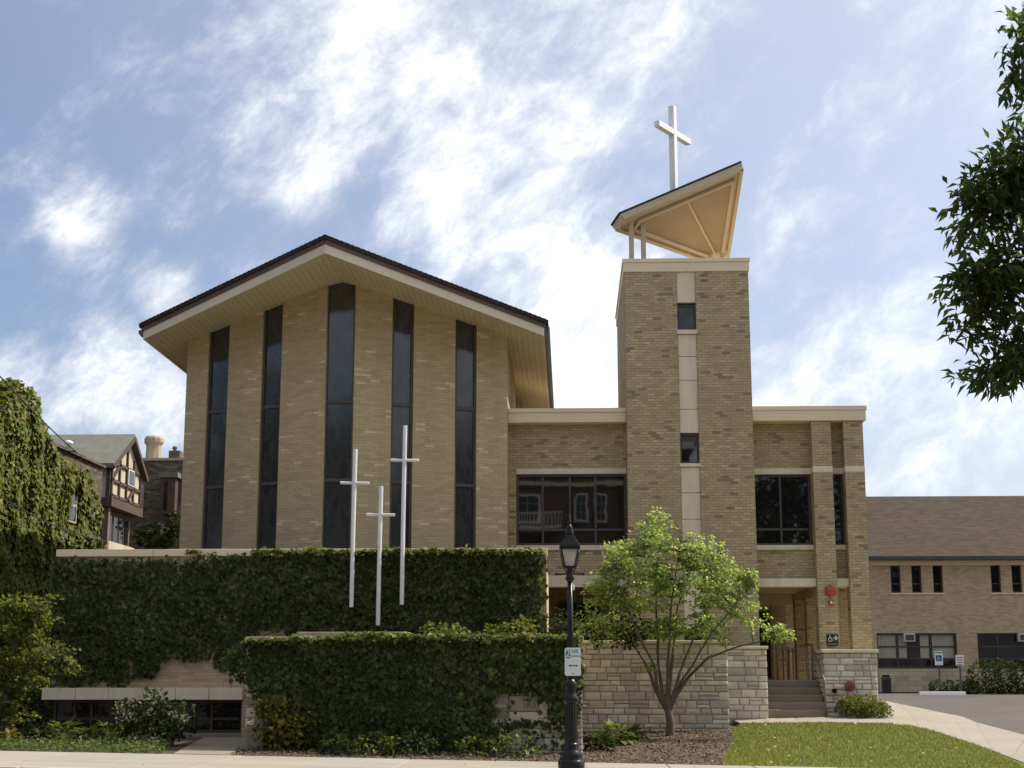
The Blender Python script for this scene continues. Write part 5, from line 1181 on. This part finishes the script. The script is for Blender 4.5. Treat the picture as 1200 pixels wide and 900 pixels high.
MB().lathe([(.03, H(664)), (.05, H(658)), (.085, H(648)), (.075, H(645))], lb, 16).build('refractor', 'refractor', lant, smooth=True)
for s in (-1, 1):                                                # curved brackets outside the glass
    MB().tube([(lb.x + s * .14, LY, lb.z + H(645)), (lb.x + s * .135, LY, lb.z + H(654)), (lb.x + s * .105, LY, lb.z + H(663)), (lb.x + s * .05, LY, lb.z + H(671))], .009, 6).build('bracket', 'black_iron', lamp, smooth=True)
rf = MB(); r0, r1, r2 = ringpts(H(643), .165), ringpts(H(640), .16), ringpts(H(627), .06)
rf.add(r0 + r1 + r2, [(3, 2, 1, 0)] + [(i, (i + 1) % 4, 4 + (i + 1) % 4, 4 + i) for i in range(4)] + [(4 + i, 4 + (i + 1) % 4, 8 + (i + 1) % 4, 8 + i) for i in range(4)] + [(8, 9, 10, 11)])
rfo = rf.build('lantern_roof', 'black_iron', lamp, bevel=.006)
lathe_part('chimney', [(.062, H(627.5)), (.066, H(624)), (.05, H(622)), (.058, H(619)), (.03, H(616)), (.018, H(614))], 14, par=rfo)
lathe_part('finial', [(.014, H(614.5)), (.03, H(612.5)), (.03, H(611)), (.012, H(609.5)), (.016, H(608)), (.004, H(605))], 12, par=rfo)
MB().lathe([(.008, H(692)), (.018, H(691)), (.018, H(686)), (.008, H(685))], lb + Vector((.05, 0, 0)), 10).build('photocell', 'plastic_white', lamp)
sgx, sgy = lb.x + .035, LY - .075; z0, z1 = Z(792, sgy, 671), Z(759, sgy, 671); hw_ = .125
ps = thing('parking_sign', (sgx, sgy, z0), 'white and green parking time sign strapped to the lamp post', 'sign')
def rrect(x0, x1, z0_, z1_, y, r, th):
    pts = []
    for cx, cz, a0 in ((x1 - r, z1_ - r, 0), (x0 + r, z1_ - r, 90), (x0 + r, z0_ + r, 180), (x1 - r, z0_ + r, 270)):
        for k in range(5): a = R(a0 + k * 22.5); pts.append((cx + r * math.cos(a), y, cz + r * math.sin(a)))
    return MB().prism(pts, (0, th, 0))
rrect(sgx - hw_, sgx + hw_, z0, z1, sgy, .03, .004).build('panel', 'sign_white', ps)
hS = z1 - z0
MB().box(sgx - hw_ + .018, sgx - hw_ + .085, sgy - .002, sgy - .0005, z1 - hS * .37, z1 - hS * .06).build('numeral_block', 'sign_green', ps)
text_mesh('2', 'numeral', 'sign_white', ps, (sgx - hw_ + .052, sgy - .003, z1 - hS * .215), .16)
text_mesh('HR', 'lettering', 'sign_green', ps, (sgx + .035, sgy - .002, z1 - hS * .14), .085)
text_mesh('PARKING', 'lettering', 'sign_green', ps, (sgx + .042, sgy - .002, z1 - hS * .30), .043)
ar = MB(); zc = z0 + hS * .36
ar.box(sgx - .045, sgx + .055, sgy - .002, sgy - .0005, zc - .007, zc + .007)
for s in (-1, 1): ar.prism([(sgx + .005 + s * .075, sgy - .0005, zc), (sgx + .005 + s * .042, sgy - .0005, zc + .019), (sgx + .005 + s * .042, sgy - .0005, zc - .019)], (0, -.0016, 0))
ar.build('arrow', 'sign_dark', ps)
MB().lathe([(.012, 0), (.012, -.006), (.004, -.008)], (sgx, sgy, z0 + hS * .08), 8, 'Y').build('bolt', 'rail_metal', ps)
MB().lathe([(.06, -.012), (.06, .012)], (lb.x, LY, z0 + hS * .8), 14).build('strap', 'rail_metal', ps)
MB().lathe([(.06, -.012), (.06, .012)], (lb.x, LY, z0 + hS * .2), 14).build('strap', 'rail_metal', ps)

# ================================================================== long hall at the back right
HY = 62.0; hx0, hx1 = X(985, HY, 720), 42.0; gz = 1.06
hall = thing('parish_hall', ((hx0 + hx1) / 2, HY + 6, gz), 'long two-storey tan brick hall with brown shingle roof behind the car park', 'building')
zE, zband = Z(657, HY, 1100), Z(662.5, HY, 1100)
zsl, zst = Z(694.5, HY, 1100), Z(664, HY, 1100)
zlt, zlb = Z(742, HY, 1100), Z(782, HY, 1100); zbase = Z(783.5, HY, 1100)
B('cornice', 'limestone', hall, hx0, hx1, HY - .08, HY + .3, zband, zE - .02, bevel=.01)
nar = []
for c0 in (1044, 1161.5, 1279, 1396):
    for k in range(3):
        a = c0 + k * 25.0 - (0.5 if k else 0); nar.append((X(a, HY, 680), X(a + 11.5, HY, 680)))
nar = [n_ for n_ in nar if n_[1] < hx1 - 1]
edges = [hx0] + [e for n_ in nar for e in n_] + [hx1]
for i in range(0, len(edges), 2): B('brick_pier', 'brick_hall', hall, edges[i], edges[i + 1], HY, HY + .35, zsl, zband - .002)
for a, b_ in nar:
    frame_window(hall, a + .003, b_ - .003, zsl + .003, zband - .003, HY, [], [lerp(zsl, zband, .33)], glass='window_glass_hall', fw=.04, rec=.16)
for c0 in (1044, 1161.5, 1279):
    B('sill', 'limestone', hall, X(c0 - 1, HY, 690), X(c0 + 63, HY, 690), HY - .05, HY - .002, zsl - .07, zsl - .01, bevel=.006)
B('brick_wall', 'brick_hall', hall, hx0, hx1, HY, HY + .35, zlt, zsl - .002)
lows = [(X(1028, HY, 760), X(1122, HY, 760)), (X(1146, HY, 760), X(1240, HY, 760)), (X(1264, HY, 760), X(1358, HY, 760))]
e2 = [hx0] + [e for n_ in lows for e in n_] + [hx1]
for i in range(0, len(e2), 2): B('brick_pier', 'brick_hall', hall, e2[i], e2[i + 1], HY, HY + .35, zbase + .002, zlt - .002)
for i, (a, b_) in enumerate(lows):
    w_ = b_ - a
    frame_window(hall, a + .005, b_ - .005, zbase + .02, zlt - .003, HY, [a + w_ * .26, a + w_ * .68], [lerp(zbase, zlt, .28), lerp(zbase, zlt, .62)], glass='window_glass_hall', fw=.06, rec=.2)
    if i == 0:
        for f0, f1, zf in ((.02, .245, .28), (.28, .38, .28), (.55, .66, .28), (.70, .97, .28)):
            m = MB(); xa, xb = a + w_ * f0, a + w_ * f1; nb = max(4, int((xb - xa) / .09))
            vs = []; 
            for k in range(nb + 1):
                xx = lerp(xa, xb, k / nb); yy = HY + .19 + (.006 if k % 2 else -.006); vs += [(xx, yy, lerp(zbase, zlt, zf) + .03), (xx, yy, zlt - .07)]
            m.add(vs, [(2 * k, 2 * k + 2, 2 * k + 3, 2 * k + 1) for k in range(nb)]); m.build('blind', 'curtain', hall)
B('stone_base', 'ashlar_far', hall, hx0, hx1, HY - .06, HY + .3, gz - .1, zbase)
B('core', 'interior', hall, hx0 + .1, hx1 - .1, HY + .4, HY + 12, gz, zE - .1)
# roof with gutter
zRd = Z(581.5, HY + 6.2, 1100)
MB().prism([(hx0 - .2, HY - .45, zE + .05), (hx0 - .2, HY + 6.2, zRd), (hx0 - .2, HY + 12.8, zE + .05)], (hx1 - hx0 + .4, 0, 0)).build('roof', 'shingle', hall)
g_m = MB(); g_m.prism([(hx0 - .2, HY - .46, zE - .02), (hx0 - .2, HY - .60, zE + .0), (hx0 - .2, HY - .62, zE + .14), (hx0 - .2, HY - .46, zE + .14)], (hx1 - hx0 + .4, 0, 0)); g_m.build('gutter', 'dark_gutter', hall)
B('soffit', 'tan_paint', hall, hx0 - .18, hx1 + .18, HY - .45, HY + .02, zE - .018, zE + .03)
for px, lab in ((1065, 'window air conditioner in the curtained ground-floor window'), (1199, 'window air conditioner in the dark ground-floor window at the right edge')):
    xa, za_ = X(px - 6, HY, 747), Z(752, HY, px); t = thing('air_conditioner', (xa + .2, HY + .1, za_), lab, 'air conditioner', 'air conditioners in the hall windows')
    w_, h_ = .44, .33
    MB().box(xa, xa + w_, HY - .12, HY + .19, za_, za_ + h_).build('case', 'plastic_white', t, bevel=.02)
    MB().box(xa + .05, xa + w_ - .05, HY - .125, HY - .119, za_ + .05, za_ + h_ - .05).build('recess_shade_plate', 'sign_dark', t)  # dark plate colours in the shade behind the louvres
    for k in range(5): MB().box(xa + .05, xa + w_ - .05, HY - .14, HY - .126, za_ + .065 + k * .048, za_ + .083 + k * .048).build('louvre', 'rail_metal', t)
# parking signs, wheel stop, bin, hedges
def lot_sign(px, pyt, pyb, w, Y, lab, kind_):
    x = X(px, Y, 780); zg_ = g(x, Y); z1_, z0_ = Z(pyt, Y, px), Z(pyb, Y, px)
    t = thing('lot_sign', (x, Y, zg_), lab, 'sign', 'parking signs by the hall')
    MB().box(x - .025, x + .025, Y + .004, Y + .04, zg_ - .1, z0_ + .05).build('post', 'dark_gutter', t)
    MB().box(x - w / 2, x + w / 2, Y - .008, Y, z0_, z1_).build('panel', 'sign_white', t, bevel=.002)
    if kind_ == 'access':
        zc_ = lerp(z0_, z1_, .5); MB().box(x - .11, x + .11, Y - .012, Y - .0085, zc_ - .11, zc_ + .11).build('symbol_field', 'sign_blue', t)
        wheelchair(x - .01, zc_, Y - .0125, .17).build('symbol', 'sign_white', t)
        MB().box(x - w / 2 + .02, x + w / 2 - .02, Y - .012, Y - .0085, z1_ - .08, z1_ - .04).build('text_bar', 'sign_green', t)
    else:
        for k in range(4): MB().box(x - w / 2 + .05, x + w / 2 - .05, Y - .012, Y - .0085, z1_ - .11 - k * .09, z1_ - .08 - k * .09).build('text_bar', 'sign_red', t)
lot_sign(1100.5, 763, 779.5, .31, 58.4, 'white disabled parking sign with blue symbol on a dark post', 'access')
lot_sign(1125, 767.5, 780, .31, 58.0, 'smaller white sign with red lettering on a post beside the hedge', 'text')
xa, xb, Yw = X(1077, 57.4, 810), X(1131, 57.4, 810), 57.4; zg_ = g(xa, Yw)
ws = thing('wheel_stop', ((xa + xb) / 2, Yw, zg_), 'long white concrete wheel stop at the head of the parking bay', 'wheel stop')
MB().prism([(xa, Yw - .1, zg_ - .01), (xa, Yw + .1, zg_ - .01), (xa, Yw + .06, zg_ + .12), (xa, Yw - .06, zg_ + .12)], (xb - xa, 0, 0)).build('block', 'white_paint', ws, bevel=.015)
Yb_ = 59.5; x = X(1038.5, Yb_, 800); zg_ = g(x, Yb_) + .03
tb = thing('litter_bin', (x, Yb_, zg_), 'black litter bin standing beside the pier against the hall', 'litter bin')
MB().box(x - .16, x + .16, Yb_ - .16, Yb_ + .16, zg_ - .01, zg_ + .5).build('body', 'sign_dark', tb, bevel=.02)
MB().box(x - .18, x + .18, Yb_ - .18, Yb_ + .18, zg_ + .505, zg_ + .58).build('lid', 'sign_dark', tb, bevel=.02)
MB().box(x - .13, x + .13, Yb_ - .14, Yb_ + .14, zg_ + .585, zg_ + .68).build('hood', 'black_iron', tb, bevel=.03)
MB().tube([(x - .27, Yb_, zg_), (x - .27, Yb_, zg_ + .75)], .015, 6).build('side_post', 'rail_metal', tb)
bx_, Yh = X(1165, 58.5, 790), 58.8
hb = Vector((bx_, Yh, g(bx_, Yh)))
shrub('hedge', 'large dark clipped hedge under the hall windows at the right edge', 'hedge', hb + Vector((1, 0, 0)), [((X(1153, Yh, 790) + i * .55, Yh, hb.z + .62 + .05 * math.sin(i * 2.3)), (.62, .7, .66)) for i in range(8)], 7500, .10, 'leaf_dark', shell=.7)
sb_ = Vector((X(1107, Yh, 800), Yh - .2, g(X(1107, Yh), Yh)))
shrub('hedge', 'low dark hedge at the foot of the two parking signs', 'hedge', sb_, [((X(1098, Yh, 800) + i * .42, Yh - .2, sb_.z + .24), (.34, .4, .27)) for i in range(4)], 1900, .085, 'leaf_dark', shell=.7, nst=4)

# ================================================================== old houses at the left
hs = thing('ivy_house', (-17, 42, .4), 'old house with a stepped gable wall under sunlit ivy at the left edge', 'house')
XW = -14.9
def yat(px): return XW * 1.0 / ((px - 667) / F)            # depth at which the wall plane meets a column of the photo
ya, ybk = 36.2, yat(112)
zwall = Z(541, yat(95), 95)
B('wall', 'brick_brown', hs, -22, XW, ya + 3.6, ybk, .2, zwall)
yg0, yg1 = 36.2, yat(34)
zg1 = Z(456, yat(16), 16)
MB().prism([(XW + .05, yg0, .2), (XW + .05, yg1, .2), (XW + .05, yg1, Z(528, yg1, 34)), (XW + .05, yat(24), Z(490, yat(24), 24)), (XW + .05, yat(14), zg1 - .25), (XW + .05, yat(-4), zg1 - .25), (XW + .05, yat(-18), Z(485, yat(-18), -18)), (XW + .05, yg0, Z(500, yg0, -20))], (-7, 0, 0)).build('gable_wall', 'brick_brown', hs)
MB().bar((XW - .1, yg1 + .1, zwall + .03), (XW - .1, ybk, zwall + .03), .4, .08).build('coping', 'brick_brown', hs)
wy0, wy1 = yat(66), yat(80)
wz0, wz1 = Z(612, (wy0 + wy1) / 2, 77), Z(570, (wy0 + wy1) / 2, 77)
w_ = MB().box(XW + .02, XW + .10, wy0, wy1, wz0, wz1).build('window', 'cap_concrete', hs)
for k in range(2):
    MB().box(XW + .095, XW + .108, wy0 + .1, wy1 - .1, lerp(wz0, wz1, .06 + .48 * k), lerp(wz0, wz1, .46 + .48 * k)).build('pane', 'window_glass', w_)
def ivy_side(n, Lm):
    y = RNG.uniform(yg0, ybk + .6, n); z = RNG.uniform(.4, 12.0, n)
    ytop = np.array([yat(p) for p in (-52, -18, -4, 4, 13, 21, 31, 36, 47, 64, 80, 95, 103, 109)]); order = np.argsort(ytop)
    ztop = np.array([Z(p2, yat(p1 - 12), p1) for p1, p2 in ((-40, 505), (-5, 478), (10, 457), (18, 453), (28, 458), (36, 470), (46, 500), (50, 522), (60, 532), (75, 540), (90, 548), (104, 560), (112, 600), (118, 640))])
    zt = np.interp(y, ytop[order], ztop[order]); k = z < zt + RNG.normal(0, .07, n)
    dens = np.clip(.9 - np.maximum(0, (y - yat(88)) * .22), .35, 1) * np.clip(.85 + .9 * np.array([mnoise.noise(Vector((a * .8, b * .8, 2))) for a, b in zip(y, z)]), .15, 1)
    k &= RNG.random(n) < dens
    k &= ~((y > wy0 - .05) & (y < wy1 + .05) & (z > wz0 - .05) & (z < wz1 + .08))
    y, z = y[k], z[k]; n = len(y)
    d = .08 + .26 * np.clip(.4 + np.array([mnoise.noise(Vector((a * 1.4, b * 1.4, 7))) for a, b in zip(y, z)]), 0, 1) * RNG.uniform(.5, 1, n)
    pos = np.stack([XW + d, y, z], 1); tip = np.stack([RNG.normal(.4, .3, n), RNG.normal(0, .45, n), -np.ones(n)], 1); nrm = np.stack([np.ones(n), RNG.normal(-.1, .4, n), RNG.normal(.4, .4, n)], 1)
    return pos, tip, nrm
p, t_, n_ = ivy_side(70000, .17)
# the face towards the street and the top
m_ = 5000; x = RNG.uniform(-19, XW + .1, m_); z = RNG.uniform(.3, 8.2, m_); p2 = np.stack([x, yg0 - RNG.uniform(.03, .25, m_), z], 1)
p3 = np.stack([RNG.uniform(-16.5, XW + .1, 2500), 0 * np.zeros(2500), np.zeros(2500)], 1); yy = RNG.uniform(yat(-22), yat(28), 2500); p3[:, 1] = yy
p3[:, 2] = np.interp(yy, [yat(-22), yat(-6), yat(4), yat(15), yat(28)], [Z(490, yat(-22), -22), zg1 - .2, zg1 - .1, zg1 - .35, Z(500, yat(28), 28)]) + RNG.uniform(-.15, .15, 2500)
P_ = np.concatenate([p, p2, p3]); T_ = np.concatenate([t_, rnd3(m_) * .5 + np.array([0, -.3, -1]), rnd3(2500)]); N_ = np.concatenate([n_, rnd3(m_) * .4 + np.array([0, -1, .4]), rnd3(2500) * .5 + np.array([.3, -.2, 1])])
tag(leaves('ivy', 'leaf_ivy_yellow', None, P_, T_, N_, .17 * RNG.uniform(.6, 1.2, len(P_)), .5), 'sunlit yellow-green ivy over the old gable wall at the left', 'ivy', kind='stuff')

th = thing('timbered_house', (-17, 52, .8), 'half-timbered house with grey roof and sunlit gable behind the ivy house', 'house')
XG = -15.6
def yg(px): return XG / ((px - 667) / F)
y0, yr, y1 = yg(122), yg(143), yg(158); ze = Z(541, y0, 122); zr = Z(514, yr, 145); zf = Z(583, y0, 122)
MB().prism([(XG, y0, zf), (XG, y1, zf), (XG, y1, ze), (XG, yr, zr - .1), (XG, y0, ze)], (-6.5, 0, 0)).build('upper_wall', 'stucco', th)
for (a, b_) in (((XG, y0 - .3, ze - .25), (XG, yr, zr)), ((XG, y1 + .3, ze - .2), (XG, yr, zr))):
    a, b_ = Vector(a), Vector(b_); MB().prism([a + Vector((.18, 0, 0)), b_ + Vector((.18, 0, 0)), b_ + Vector((.18, 0, .16)), a + Vector((.18, 0, .16))], (-7.4, 0, 0)).build('roof', 'slate_roof', th)
    MB().bar(a + Vector((.19, 0, .03)), b_ + Vector((.19, 0, -.0)), .06, .15).build('bargeboard', 'timber', th)
def tim(a, b_, w=.10, m='timber'): MB().bar((XG + .02, a[0], a[1]), (XG + .02, b_[0], b_[1]), .10, w, up=(1, 0, 0) if abs(a[0] - b_[0]) < .01 else (0, 0, 1)).build('timber', m, th)
for k in range(5):
    yy = lerp(y0 + .08, y1 - .08, k / 4); tim((yy, zf), (yy, ze + (0 if k in (0, 4) else .8 if k == 2 else .4)), m='red_timber' if k == 0 else 'timber')
tim((y0, zf + .1), (y1, zf + .1)); tim((y0, ze), (y1, ze)); tim((y0, lerp(zf, ze, .5)), (y1, lerp(zf, ze, .5)))
tim((lerp(y0, y1, .02), lerp(zf, ze, .5)), (lerp(y0, y1, .25), ze), .12); tim((lerp(y0, y1, .52), lerp(zf, ze, .0)), (lerp(y0, y1, .75), lerp(zf, ze, .5)), .12)
wt = MB().box(XG + .03, XG + .08, lerp(y0, y1, .52), lerp(y0, y1, .72), lerp(zf, ze, .55), lerp(zf, ze, 1.0)).build('window', 'white_paint', th)
MB().box(XG + .07, XG + .095, lerp(y0, y1, .54), lerp(y0, y1, .70), lerp(zf, ze, .58), lerp(zf, ze, .97)).build('pane', 'window_glass', wt)
for k in range(4): MB().bar((lerp(-22, XG, .6 + k * .13), y0 - .02, zf), (lerp(-22, XG, .6 + k * .13), y0 - .02, ze), .14, .06).build('timber', 'timber', th)
B('floor_beam', 'timber', th, -22, XG + .12, y0 - .12, y1 + .1, zf - .3, zf - .002)
B('lower_wall', 'brick_brown', th, -22, XG - .3, y0 + .3, y1, .5, zf - .302)
B('corner_post', 'red_timber', th, XG - .25, XG - .02, y0 + .05, y0 + .26, .5, zf - .302)
for k in range(4):
    yy = lerp(y0 + .6, y1 - .3, k / 4); B('pane', 'window_glass_hall', B('window', 'timber', th, XG - .3, XG - .24, yy, yy + .6, lerp(.5, zf, .45), zf - .45), XG - .239, XG - .22, yy + .07, yy + .53, lerp(.5, zf, .47), zf - .52)
B('window', 'white_paint', th, XG - 1.1, XG - .55, y0 + .24, y0 + .302, Z(622, y0, 112), Z(594, y0, 112))
B('pane', 'window_glass_hall', th, XG - 1.02, XG - .63, y0 + .22, y0 + .238, Z(620, y0, 112), Z(596, y0, 112))
B('balcony_rail', 'stucco', th, XG - .6, XG - .1, y0 + .3, y1, Z(638, y0, 130) - .4, Z(632, y0, 130))

bh = thing('brown_house', (-15.5, 58, .8), 'dark brown rubble house with a round chimney behind the church', 'house')
BY = 57.0; bx0, bx1 = X(148, BY, 600), X(225, BY, 600); zt_ = Z(540, BY, 180)
B('wall', 'brick_brown', bh, bx0, bx1, BY, BY + 6, .5, zt_)
B('parapet', 'cap_concrete', bh, bx0 - .05, bx1, BY - .08, BY + 6, zt_ + .002, zt_ + .10)
wa, wb = X(157.5, BY, 580), X(166, BY, 580)
w_ = B('window', 'cap_concrete', bh, wa - .1, wb + .1, BY - .06, BY - .002, Z(599, BY, 160), Z(568, BY, 160))
B('pane', 'window_glass_hall', w_, wa, wb, BY - .09, BY - .062, Z(597, BY, 160), Z(570, BY, 160))
wa, wb = X(193, BY, 600), X(209, BY, 600)
w_ = B('bay_window', 'timber', bh, wa, wb, BY - .6, BY - .002, Z(604, BY, 200), Z(562, BY, 200))
B('pane', 'window_glass_hall', w_, wa + .1, wb - .3, BY - .62, BY - .601, Z(600, BY, 200), Z(566, BY, 200))
B('bay_roof', 'slate_roof', bh, wa - .1, wb + .1, BY - .7, BY - .002, Z(562, BY, 200) + .002, Z(556, BY, 200))
B('door_lintel', 'stucco', bh, X(190, BY, 630), X(206, BY, 630), BY - .3, BY - .002, Z(627, BY, 200), Z(615, BY, 200))
cx_, cy_ = X(180, BY + 1.5, 530), BY + 1.5; cr_ = 12 / 30. * .92
chim = MB().lathe([(cr_ * .86, zt_ - .2), (cr_ * .84, Z(522, cy_, 180)), (cr_ * 1.08, Z(519, cy_, 180)), (cr_ * 1.08, Z(514.5, cy_, 180)), (cr_ * .9, Z(512, cy_, 180))], (cx_, cy_, 0), 10).build('chimney', 'cap_concrete', bh)
px_ = X(204.5, BY + .3, 535)
B('corner_pier', 'brick_brown', bh, px_ - .18, px_ + .25, BY + .1, BY + .6, zt_ + .1, Z(527.5, BY, 204))
MB().lathe([(.10, Z(527.5, BY, 204)), (.06, Z(526, BY, 204)), (.11, Z(524, BY, 204)), (.10, Z(522.5, BY, 204)), (.02, Z(521, BY, 204))], (px_, BY + .3, 0), 10).build('finial', 'slate_roof', bh, smooth=True)
# creeper at the foot of the brown house
c = at(185, 628, BY - .8)
shrub('creeper_bush', 'dark creeper at the foot of the brown house wall', 'shrub', Vector((c.x, c.y, 1.0)), [((c.x, c.y, c.z), (.9, .4, .5)), ((c.x + .7, c.y, c.z + .5), (.3, .3, .5))], 900, .16, 'leaf_dark')
# overhead wires
def wire(label, a, b_, sag, r=.018):
    pts = [lerp(a, b_, k / 16) - Vector((0, 0, sag * 4 * (k / 16) * (1 - k / 16))) for k in range(17)]
    return tag(MB().tube(pts, r, 5).build('overhead_wire', 'black_iron', None), label, 'wire', 'overhead wires at the left')
wire('upper overhead wire crossing the sky above the ivy house', at(-60, 372, 30), at(128, 560, y0 - .2), .25)
wire('lower overhead wire crossing in front of the sunlit ivy', at(-60, 540, 32), at(124, 634, 47), .3)
iv = at(70, 518, 50)
rv = thing('roof_vent', (iv.x, 50.9, iv.z - .2), 'small white vent on the grey roof of the timbered house', 'vent')
MB().lathe([(.07, -.5), (.07, .05), (.16, .06), (.16, .14), (.05, .2)], (iv.x, 50.9, iv.z), 10).build('cowl', 'white_paint', rv, smooth=True)

# ================================================================== what stands across the street (seen in the window glass)
oh = thing('brick_house', (0, -16, street(0)), 'red brick house with white sash windows across the street, mirrored in the wide window', 'house')
B('wall', 'brick_red', oh, -6.5, 7.5, -24, -15, -.2, 15.8)
MB().prism([(-7, -14.6, 15.8), (-7, -24.4, 15.8), (-7, -19.5, 18.5)], (15, 0, 0)).build('roof', 'slate_roof', oh)
def sash(cc, hw, z0_, z1_):
    w_ = B('window', 'white_paint', oh, cc - hw, cc + hw, -15.0 + .002, -14.90, z0_, z1_)
    for i in range(2):
        for j in range(3):
            a_, b_ = lerp(cc - hw + .09, cc + hw - .09, i / 2) + .02, lerp(cc - hw + .09, cc + hw - .09, (i + 1) / 2) - .02
            c_, d_ = lerp(z0_ + .1, z1_ - .1, j / 3) + .02, lerp(z0_ + .1, z1_ - .1, (j + 1) / 3) - .02
            B('pane', 'window_glass', w_, a_, b_, -14.898, -14.885, c_, d_)
for r_ in range(4):
    for cc, hw in ((-5.2, .55), (-2.5, .75), (.85, .42), (2.05, .36), (5.6, .55)): sash(cc, hw, 1.6 + r_ * 3.15, 3.4 + r_ * 3.15)
B('string_course', 'limestone', oh, -6.5, 7.5, -15.0 + .002, -14.9, 13.4, 13.65)
B('cornice', 'white_paint', oh, -6.8, 7.8, -15.0 + .002, -14.5, 15.4, 15.79)
bal = B('balcony', 'white_paint', oh, -3.9, -.4, -14.998, -13.6, 10.55, 10.7)
B('rail', 'white_paint', bal, -3.9, -.4, -13.68, -13.6, 11.55, 11.62)
for k in range(18): MB().box(-3.88 + k * .2, -3.83 + k * .2, -13.67, -13.62, 10.7, 11.55).build('baluster', 'white_paint', bal)
B('drainpipe', 'dark_gutter', oh, 3.4, 3.52, -14.998, -14.86, .2, 15.4)
def far_tree(label, x, y, h, r, seed):
    b = Vector((x, y, street(x) - .05)); rs = random.Random(seed)
    t = thing('street_tree', b, label, 'tree', 'trees across the street'); m = MB()
    m.tube([b - Vector((0, 0, .1)), b + Vector((.1, 0, h * .3)), b + Vector((-.1, .1, h * .75))], [.35, .26, .08], 8)
    els = []
    for k in range(9):
        a = rs.uniform(0, 6.28); c = b + Vector((math.cos(a) * r * .5, math.sin(a) * r * .5, h * rs.uniform(.42, .86))); els.append((tuple(c), (r * .55, r * .55, r * .5)))
        m.tube([b + Vector((0, 0, h * .33)), c], [.12, .03], 6)
    m.build('trunk', 'dark_bark', t)
    P_ = []; D_ = []
    for c, rr in els: p, d = in_ellipsoid(480, c, rr, .5); P_.append(p); D_.append(d)
    P_, D_ = np.concatenate(P_), np.concatenate(D_); n = len(P_)
    leaves('crown', 'leaf_dark', t, P_, D_ + rnd3(n), D_ + rnd3(n) * .6 + np.array([0, 0, .5]), RNG.uniform(.3, .55, n), .4)
for i, (x, y, h, r_, lab) in enumerate(((-22, -12, 16, 5, 'leafy street tree across the road, far left of the brick house'), (-12.5, -12, 17, 5., 'leafy street tree across the road, left of the brick house'), (12.5, -11, 16, 4.6, 'leafy street tree across the road, mirrored in the right window'), (21, -8.5, 16, 5, 'leafy street tree across the road, far right of the brick house'), (29, 1, 17, 5.5, 'tall street tree far to the right, mirrored in the church windows'), (37, 8, 16, 5.5, 'street tree beyond the car park entrance, furthest right'), (-40, 10, 17, 5.5, 'tall street tree far to the left, mirrored in the church windows'), (-33, 0, 16, 5.5, 'street tree between the far left tree and the left one'), (-50, 18, 17, 6, 'street tree furthest to the left along the road'), (-33, 20, 15, 5, 'street tree in the left front garden beyond the frame'), (19, 11, 14, 4.5, 'street tree on the near kerb to the right, beyond the frame'))):
    far_tree(lab, x, y, h, r_, i)
